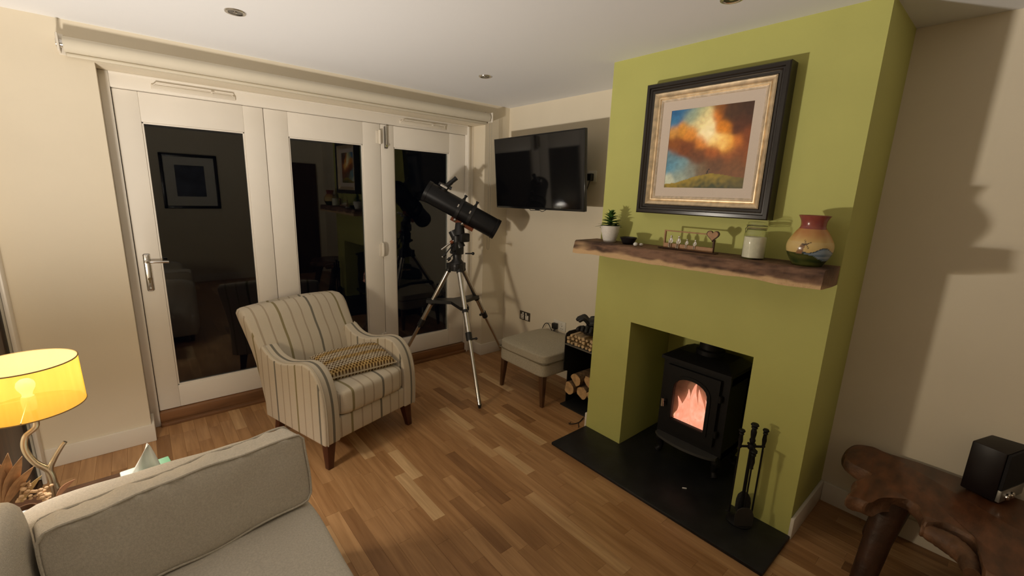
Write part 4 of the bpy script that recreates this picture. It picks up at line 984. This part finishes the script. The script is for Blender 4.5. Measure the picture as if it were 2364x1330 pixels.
# painted vase
vs_ = thing('painted_vase', 'round pottery vase painted with a windmill and hills on the mantel', 'vase', (MX, -2.772, mz(-2.772)))
vp = spline([(.054, 0, 0), (.060, .012, 0), (.078, .045, 0), (.0855, .075, 0), (.081, .102, 0), (.062, .138, 0), (.048, .158, 0), (.045, .172, 0), (.048, .190, 0), (.058, .210, 0)], 9)
pf = [(.0005, .001)]+[(q.x, q.y) for q in vp]+[(.0555, .211), (.046, .191), (.042, .172), (.045, .158), (.058, .138), (.0005, .12)]
b = B().lathe(pf, 150); vo = b.obj('vase_body', attr_mat('glazed_pottery', .22, .5), vs_)
fdir = (CAM-Vector((MX, -2.772, 1.4))); fa = math.atan2(fdir.y, fdir.x)
def vase_paint(c):
    th = (math.atan2(c.y, c.x)-fa+PI) % (2*PI)-PI; u = math.sin(th) if abs(th) < PI/2 else math.copysign(2-abs(math.sin(th)), th); z = c.z
    r_ = math.hypot(c.x, c.y); n1 = noise.noise(Vector((c.x*40, c.y*40, z*40))); X = u*.0855
    if z > .156: return lerp((.30, .085, .055), (.24, .055, .05), .5+n1)
    col = lerp((.62, .43, .15), (.48, .22, .075), sstep(.085, .155, z)+.25*n1)
    if z < .105: col = lerp(col, (.62, .47, .22), .5)
    hill = .062+.022*sstep(.0, .055, X)-.018*sstep(.055, .085, X)+.003*n1
    sea = lerp((.13, .19, .26), (.30, .36, .42), .5+1.2*noise.noise(Vector((c.x*14, c.y*14, z*90))))
    if z < hill and X > -.03: col = sea if z < hill-.004 else (.05, .07, .09)
    g = .056-.030*sstep(-.02, .085, X)+.004*n1
    if z < g: col = lerp((.028, .042, .012), (.075, .080, .018), .5+1.3*noise.noise(Vector((c.x*22, c.y*22, z*60))))
    mx_ = -.034+(z-.06)*.32                      # leaning mill tower
    if .052 < z < .098 and abs(X-mx_) < .0115-(z-.055)*.09: col = (.26, .14, .07) if z < .090 else (.07, .04, .02)
    dx, dz = X+.013, z-.094                      # sails
    for a in (.55, 2.12):
        s_ = dx*math.cos(a)+dz*math.sin(a); t_ = -dx*math.sin(a)+dz*math.cos(a)
        if abs(t_) < .0015 and abs(s_) < .019: col = (.09, .055, .03)
    return col
paint(vo, vase_paint)

# ------------------------------------------------------------------ framed painting on the chimney breast
pc = Vector((-.60, -2.228, 1.877)); pf_ = thing('framed_painting', 'framed landscape painting of glowing orange clouds above the mantel beam', 'painting', (CX, pc.y, pc.z))
pf_.rotation_euler = (0, 0, 0)
OX = -.078            # front of the frame, off the wall
GOLD = mat('antique_gold_leaf', (.78, .63, .43), .36, .7, var=.22, vs=30); CHAMP = mat('silver_gilt', (.72, .61, .48), .42, .5, var=.2, vs=40); EBONY = mat('ebony_frame', (.018, .014, .012), .28, spec=.5)
def pframe(nm, m, hw, hh, prof_):   # prof: (inset, x) polyline mitred round the rectangle
    b = B(); rs = []
    for ins, x in prof_: rs.append(b.ring([Vector((x, sy*(hw-ins), sz*(hh-ins))) for sy, sz in ((1, 1), (-1, 1), (-1, -1), (1, -1))]))
    for p_, q_ in zip(rs, rs[1:]): b.bridge(p_, q_)
    return b.obj(nm, m, pf_, ang=25)
hw, hh = .350, .340
pframe('outer_frame', EBONY, hw, hh, [(.0, -.002), (.0, OX+.006), (.005, OX), (.020, OX-.002), (.024, OX+.006), (.030, OX+.006), (.036, OX+.012), (.046, OX+.014), (.050, OX+.020), (.050, -.004)])
pframe('gilt_moulding', GOLD, hw-.049, hh-.049, [(.0, -.01), (.0, OX+.010), (.005, OX+.006), (.016, OX+.012), (.024, OX+.022), (.026, OX+.018), (.031, OX+.018), (.036, OX+.028), (.036, -.01)])
pframe('inner_moulding', CHAMP, hw-.084, hh-.084, [(.0, -.01), (.0, OX+.024), (.004, OX+.022), (.010, OX+.026), (.013, OX+.032), (.013, -.01)])
pframe('mount', mat('linen_mount', (.66, .56, .48), .9, bump=.2, bs=300), hw-.096, hh-.096, [(.0, -.01), (.0, OX+.030), (.046, OX+.038), (.046, -.01)])
b = B(); NP = 130; pw_, ph_ = .212, .212; gv = [[b.bm.verts.new((OX+.040, pw_*(1-2*i/NP), ph_*(-1+2*j/NP))) for j in range(NP+1)] for i in range(NP+1)]
for i in range(NP):
    for j in range(NP): b.bm.faces.new((gv[i][j], gv[i][j+1], gv[i+1][j+1], gv[i+1][j]))
po = b.obj('canvas', attr_mat('oil_paint', .38, .4), pf_)
blobs = [(.02, .98, (30, 85, 140), .16), (.18, .97, (45, 105, 150), .12), (.02, .84, (60, 120, 160), .10), (.28, .88, (150, 165, 140), .10), (.42, .95, (150, 160, 130), .09), (.40, .78, (225, 208, 150), .10), (.50, .68, (255, 240, 190), .10), (.50, .78, (250, 232, 175), .08), (.60, .60, (255, 232, 165), .06), (.72, .52, (255, 215, 130), .05),
         (.47, .90, (225, 210, 150), .09), (.62, .58, (255, 205, 110), .08), (.75, .50, (245, 175, 70), .08), (.58, .84, (205, 115, 25), .07), (.66, .72, (215, 130, 30), .08), (.60, .96, (135, 80, 30), .08), (.76, .92, (75, 48, 30), .13), (.92, .90, (62, 40, 28), .14), (.88, .74, (85, 45, 25), .11),
         (.98, .60, (120, 60, 25), .10), (.88, .56, (200, 115, 40), .07), (.04, .72, (205, 145, 60), .07), (.18, .74, (205, 140, 50), .08), (.30, .67, (215, 135, 45), .08), (.44, .56, (215, 130, 45), .08), (.10, .58, (130, 72, 25), .10), (.25, .52, (115, 60, 25), .10), (.60, .44, (170, 90, 35), .09),
         (.78, .42, (150, 80, 35), .09), (.95, .42, (130, 70, 30), .10), (.40, .42, (105, 60, 32), .11), (.62, .32, (100, 65, 40), .12), (.85, .30, (115, 72, 38), .12), (.04, .40, (90, 125, 140), .08), (.06, .28, (85, 135, 160), .10), (.20, .26, (110, 145, 155), .10), (.34, .24, (125, 130, 120), .10), (.05, .15, (185, 190, 170), .07), (.22, .17, (150, 160, 145), .08), (.48, .24, (110, 90, 65), .09)]
blobs = [(a, b_, lin(*c_), s_) for a, b_, c_, s_ in blobs]
def painting(c):
    u, v = .5-c.y/(2*pw_), .5+c.z/(2*ph_); nx = noise.noise(Vector((u*7, v*7, 1))); ny = noise.noise(Vector((u*7, v*7, 9))); f1 = noise.noise(Vector((u*22, v*22, 4)))
    hill = .075+.125*sstep(.0, .62, u)-.05*sstep(.62, 1., u)+.008*noise.noise(Vector((u*9, 0, 0)))
    if v < hill:
        t = (hill-v)/.16; col = lerp(lin(165, 140, 45), lin(62, 66, 22), t+.5*f1+.2*nx); return lerp(col, lin(52, 48, 24), sstep(.6, 1, u)*.6)
    uu, vv = u+.028*nx, v+.028*ny; W = 0; acc = [0, 0, 0]
    for a, b_, cc, s_ in blobs:
        wgt = math.exp(-((uu-a)**2+(vv-b_)**2)/(2*(s_*.55)**2))+1e-9; W += wgt
        for k in range(3): acc[k] += wgt*cc[k]
    col = tuple(x/W*1.35*(1+.22*f1+.10*noise.noise(Vector((u*60, v*60, 0)))) for x in acc)
    du, dv_ = u-.555, v-.215                       # tiny walker with an umbrella on the hill
    if abs(du-.25*dv_) < .007 and -.02 < dv_ < .028: col = lin(40, 32, 26)
    if abs(du-.016) < .009 and .026 < dv_ < .040: col = lin(45, 30, 28)
    return tuple(max(0, x) for x in col)
paint(po, painting)

# ------------------------------------------------------------------ burl slab table with radio
TZ = .43
TP = lambda px, py, z=TZ: at(px, py, 'z', z)
edge_px = [(2216, 1093), (2127, 1068), (2072, 1052), (2038, 1041), (2010, 1029), (1977, 1025), (1957, 1034), (1949, 1052), (1958, 1064), (1973, 1074), (2002, 1088), (2006, 1094), (1992, 1100), (1973, 1109), (1972, 1124), (1957, 1143), (1978, 1150), (2004, 1160), (2027, 1149),
           (2066, 1149), (2099, 1155), (2120, 1172), (2130, 1190), (2140, 1206), (2180, 1207), (2219, 1224), (2252, 1246), (2266, 1288), (2291, 1330)]
ol = [TP(*q) for q in edge_px]
ol = [Vector((min(q.x, -.075), q.y, TZ)) for q in ol]
ol = [q for q in ol] + [Vector((-.70, -3.62, TZ)), Vector((-.62, -3.85, TZ)), Vector((-.40, -3.98, TZ)), Vector((-.18, -3.95, TZ)), Vector((-.085, -3.75, TZ)), Vector((-.078, -3.5, TZ))]
ol = spline(ol+[ol[0]], 4)[:-1]
org = Vector((-.33, -3.45, 0))
tbl = thing('burl_table', 'low live-edge burl wood table by the dim wall, carrying the radio', 'table', org)
cen = Vector((-.36, -3.40, 0))
def insetpt(q, k, z): d = Vector((cen.x-q.x, cen.y-q.y, 0)); d = d.normalized()*k; n_ = noise.noise(q*18)*.012; return Vector((q.x, q.y, 0))+d*(1+n_*8)+Vector((0, 0, z))-org
lay = [(0.010, TZ), (0.003, TZ-.003), (-.003, TZ-.012), (-.007, TZ-.028), (-.004, TZ-.046), (.006, TZ-.058), (.025, TZ-.066)]
b = B(); rs = [b.ring([insetpt(q, k, z) for q in ol]) for k, z in lay]
for p_, q_ in zip(rs, rs[1:]): b.bridge(p_, q_)
b.cap(rs[0]); b.cap(rs[-1], True); so = b.obj('slab', [SLAB, SLABED], tbl, ang=30)
for p_ in so.data.polygons:
    if len(p_.vertices) < 6: p_.material_index = 1
# hanging burl lip under the front edge
def lipc(px, py): return TP(px, py)-org
b = B(); path = spline([lipc(2128, 1206), lipc(2165, 1222), lipc(2205, 1245), lipc(2238, 1275), lipc(2250, 1310)], 6)
b.tube([q+Vector((.02, 0, -.042)) for q in path], [.022+.016*math.sin(PI*i/(len(path)-1))+.005*noise.noise(Vector((i*.8, 0, 0))) for i in range(len(path))], 12).obj('burl_lip', SLABED, tbl)
for tx, ty, fx_, fy_ in ((-.455, -3.20, -.56, -3.17), (-.20, -3.20, -.17, -3.14), (-.50, -3.78, -.58, -3.84), (-.20, -3.78, -.17, -3.84)):
    b = B(); b.tube([Vector((tx, ty, TZ-.05))-org, Vector(((tx+fx_)/2, (ty+fy_)/2, TZ*.5))-org, Vector((fx_, fy_, 0))-org], [.062, .048, .042], 10); b.obj('leg', mat('dark_burl_leg', (.045, .018, .009), .5, var=.4, vs=12, bump=.3, bs=30), tbl, ang=60)
rd = thing('radio', 'dark boxy tabletop radio with silver control panel on the burl table', 'radio', (-.179, -3.372, TZ))
pA = Vector((-.179, -3.372, TZ)); pB = TP(2302, 1166); dv2 = Vector((pB.x-pA.x, pB.y-pA.y, 0)); rd.rotation_euler = (0, 0, math.atan2(dv2.y, dv2.x))
DL = dv2.length; RH = .225; WL = .34
# local: x runs along the near side panel (back to front), y to the right of it; front face is x = DL
sgn = 1
B().box((0, 0, .004), (DL-.012, WL, RH), .006).obj('case', RADIOW, rd)
B().box((DL-.012, .004, .062), (DL, WL-.004, RH-.004), .003).obj('speaker_grille', mat('black_grille_cloth', (.010, .009, .010), .9, bump=.4, bs=400), rd)
cp = B().box((DL-.012, .004, .008), (DL+.001, WL-.004, .060), .002).obj('control_panel', mat('silver_panel', (.30, .28, .25), .4, .6), rd)
for yk in (.040, .075, WL-.06): B().lathe([(.0, 0), (.014, 0), (.0145, .010), (.011, .014), (.001, .015)], 20, (DL+.001, yk, .034), M=Matrix.Rotation(PI/2, 3, 'Y')).obj('knob', SILVER, cp)
for y in (.03, WL-.03):
    for x in (.02, DL-.03): B().cyl((x, y, 0), (x, y, .006), .008, n=10).obj('foot', BLACKP, rd)

# ------------------------------------------------------------------ picture on the wall behind the camera (seen mirrored in the doors)
bp_ = thing('framed_print', 'dark framed print with a wide pale mount, on the wall facing the doors', 'picture', (-2.08, YF, 1.62))
b = B()
for lo, hi in (((-.37, 0, -.42), (.37, .03, -.375)), ((-.37, 0, .375), (.37, .03, .42)), ((-.37, 0, -.42), (-.325, .03, .42)), ((.325, 0, -.42), (.37, .03, .42))): b.box(lo, hi, .003)
b.obj('frame', EBONY, bp_); B().box((-.33, .001, -.38), (.33, .012, .38)).obj('mount', mat('white_mount', (.7, .68, .62), .8), bp_, smooth=False)
o = B().box((-.19, .011, -.23), (.19, .015, .25)).obj('print', mat('blue_grey_print', (.06, .07, .10), .5, var=.6, vs=6), bp_, smooth=False)
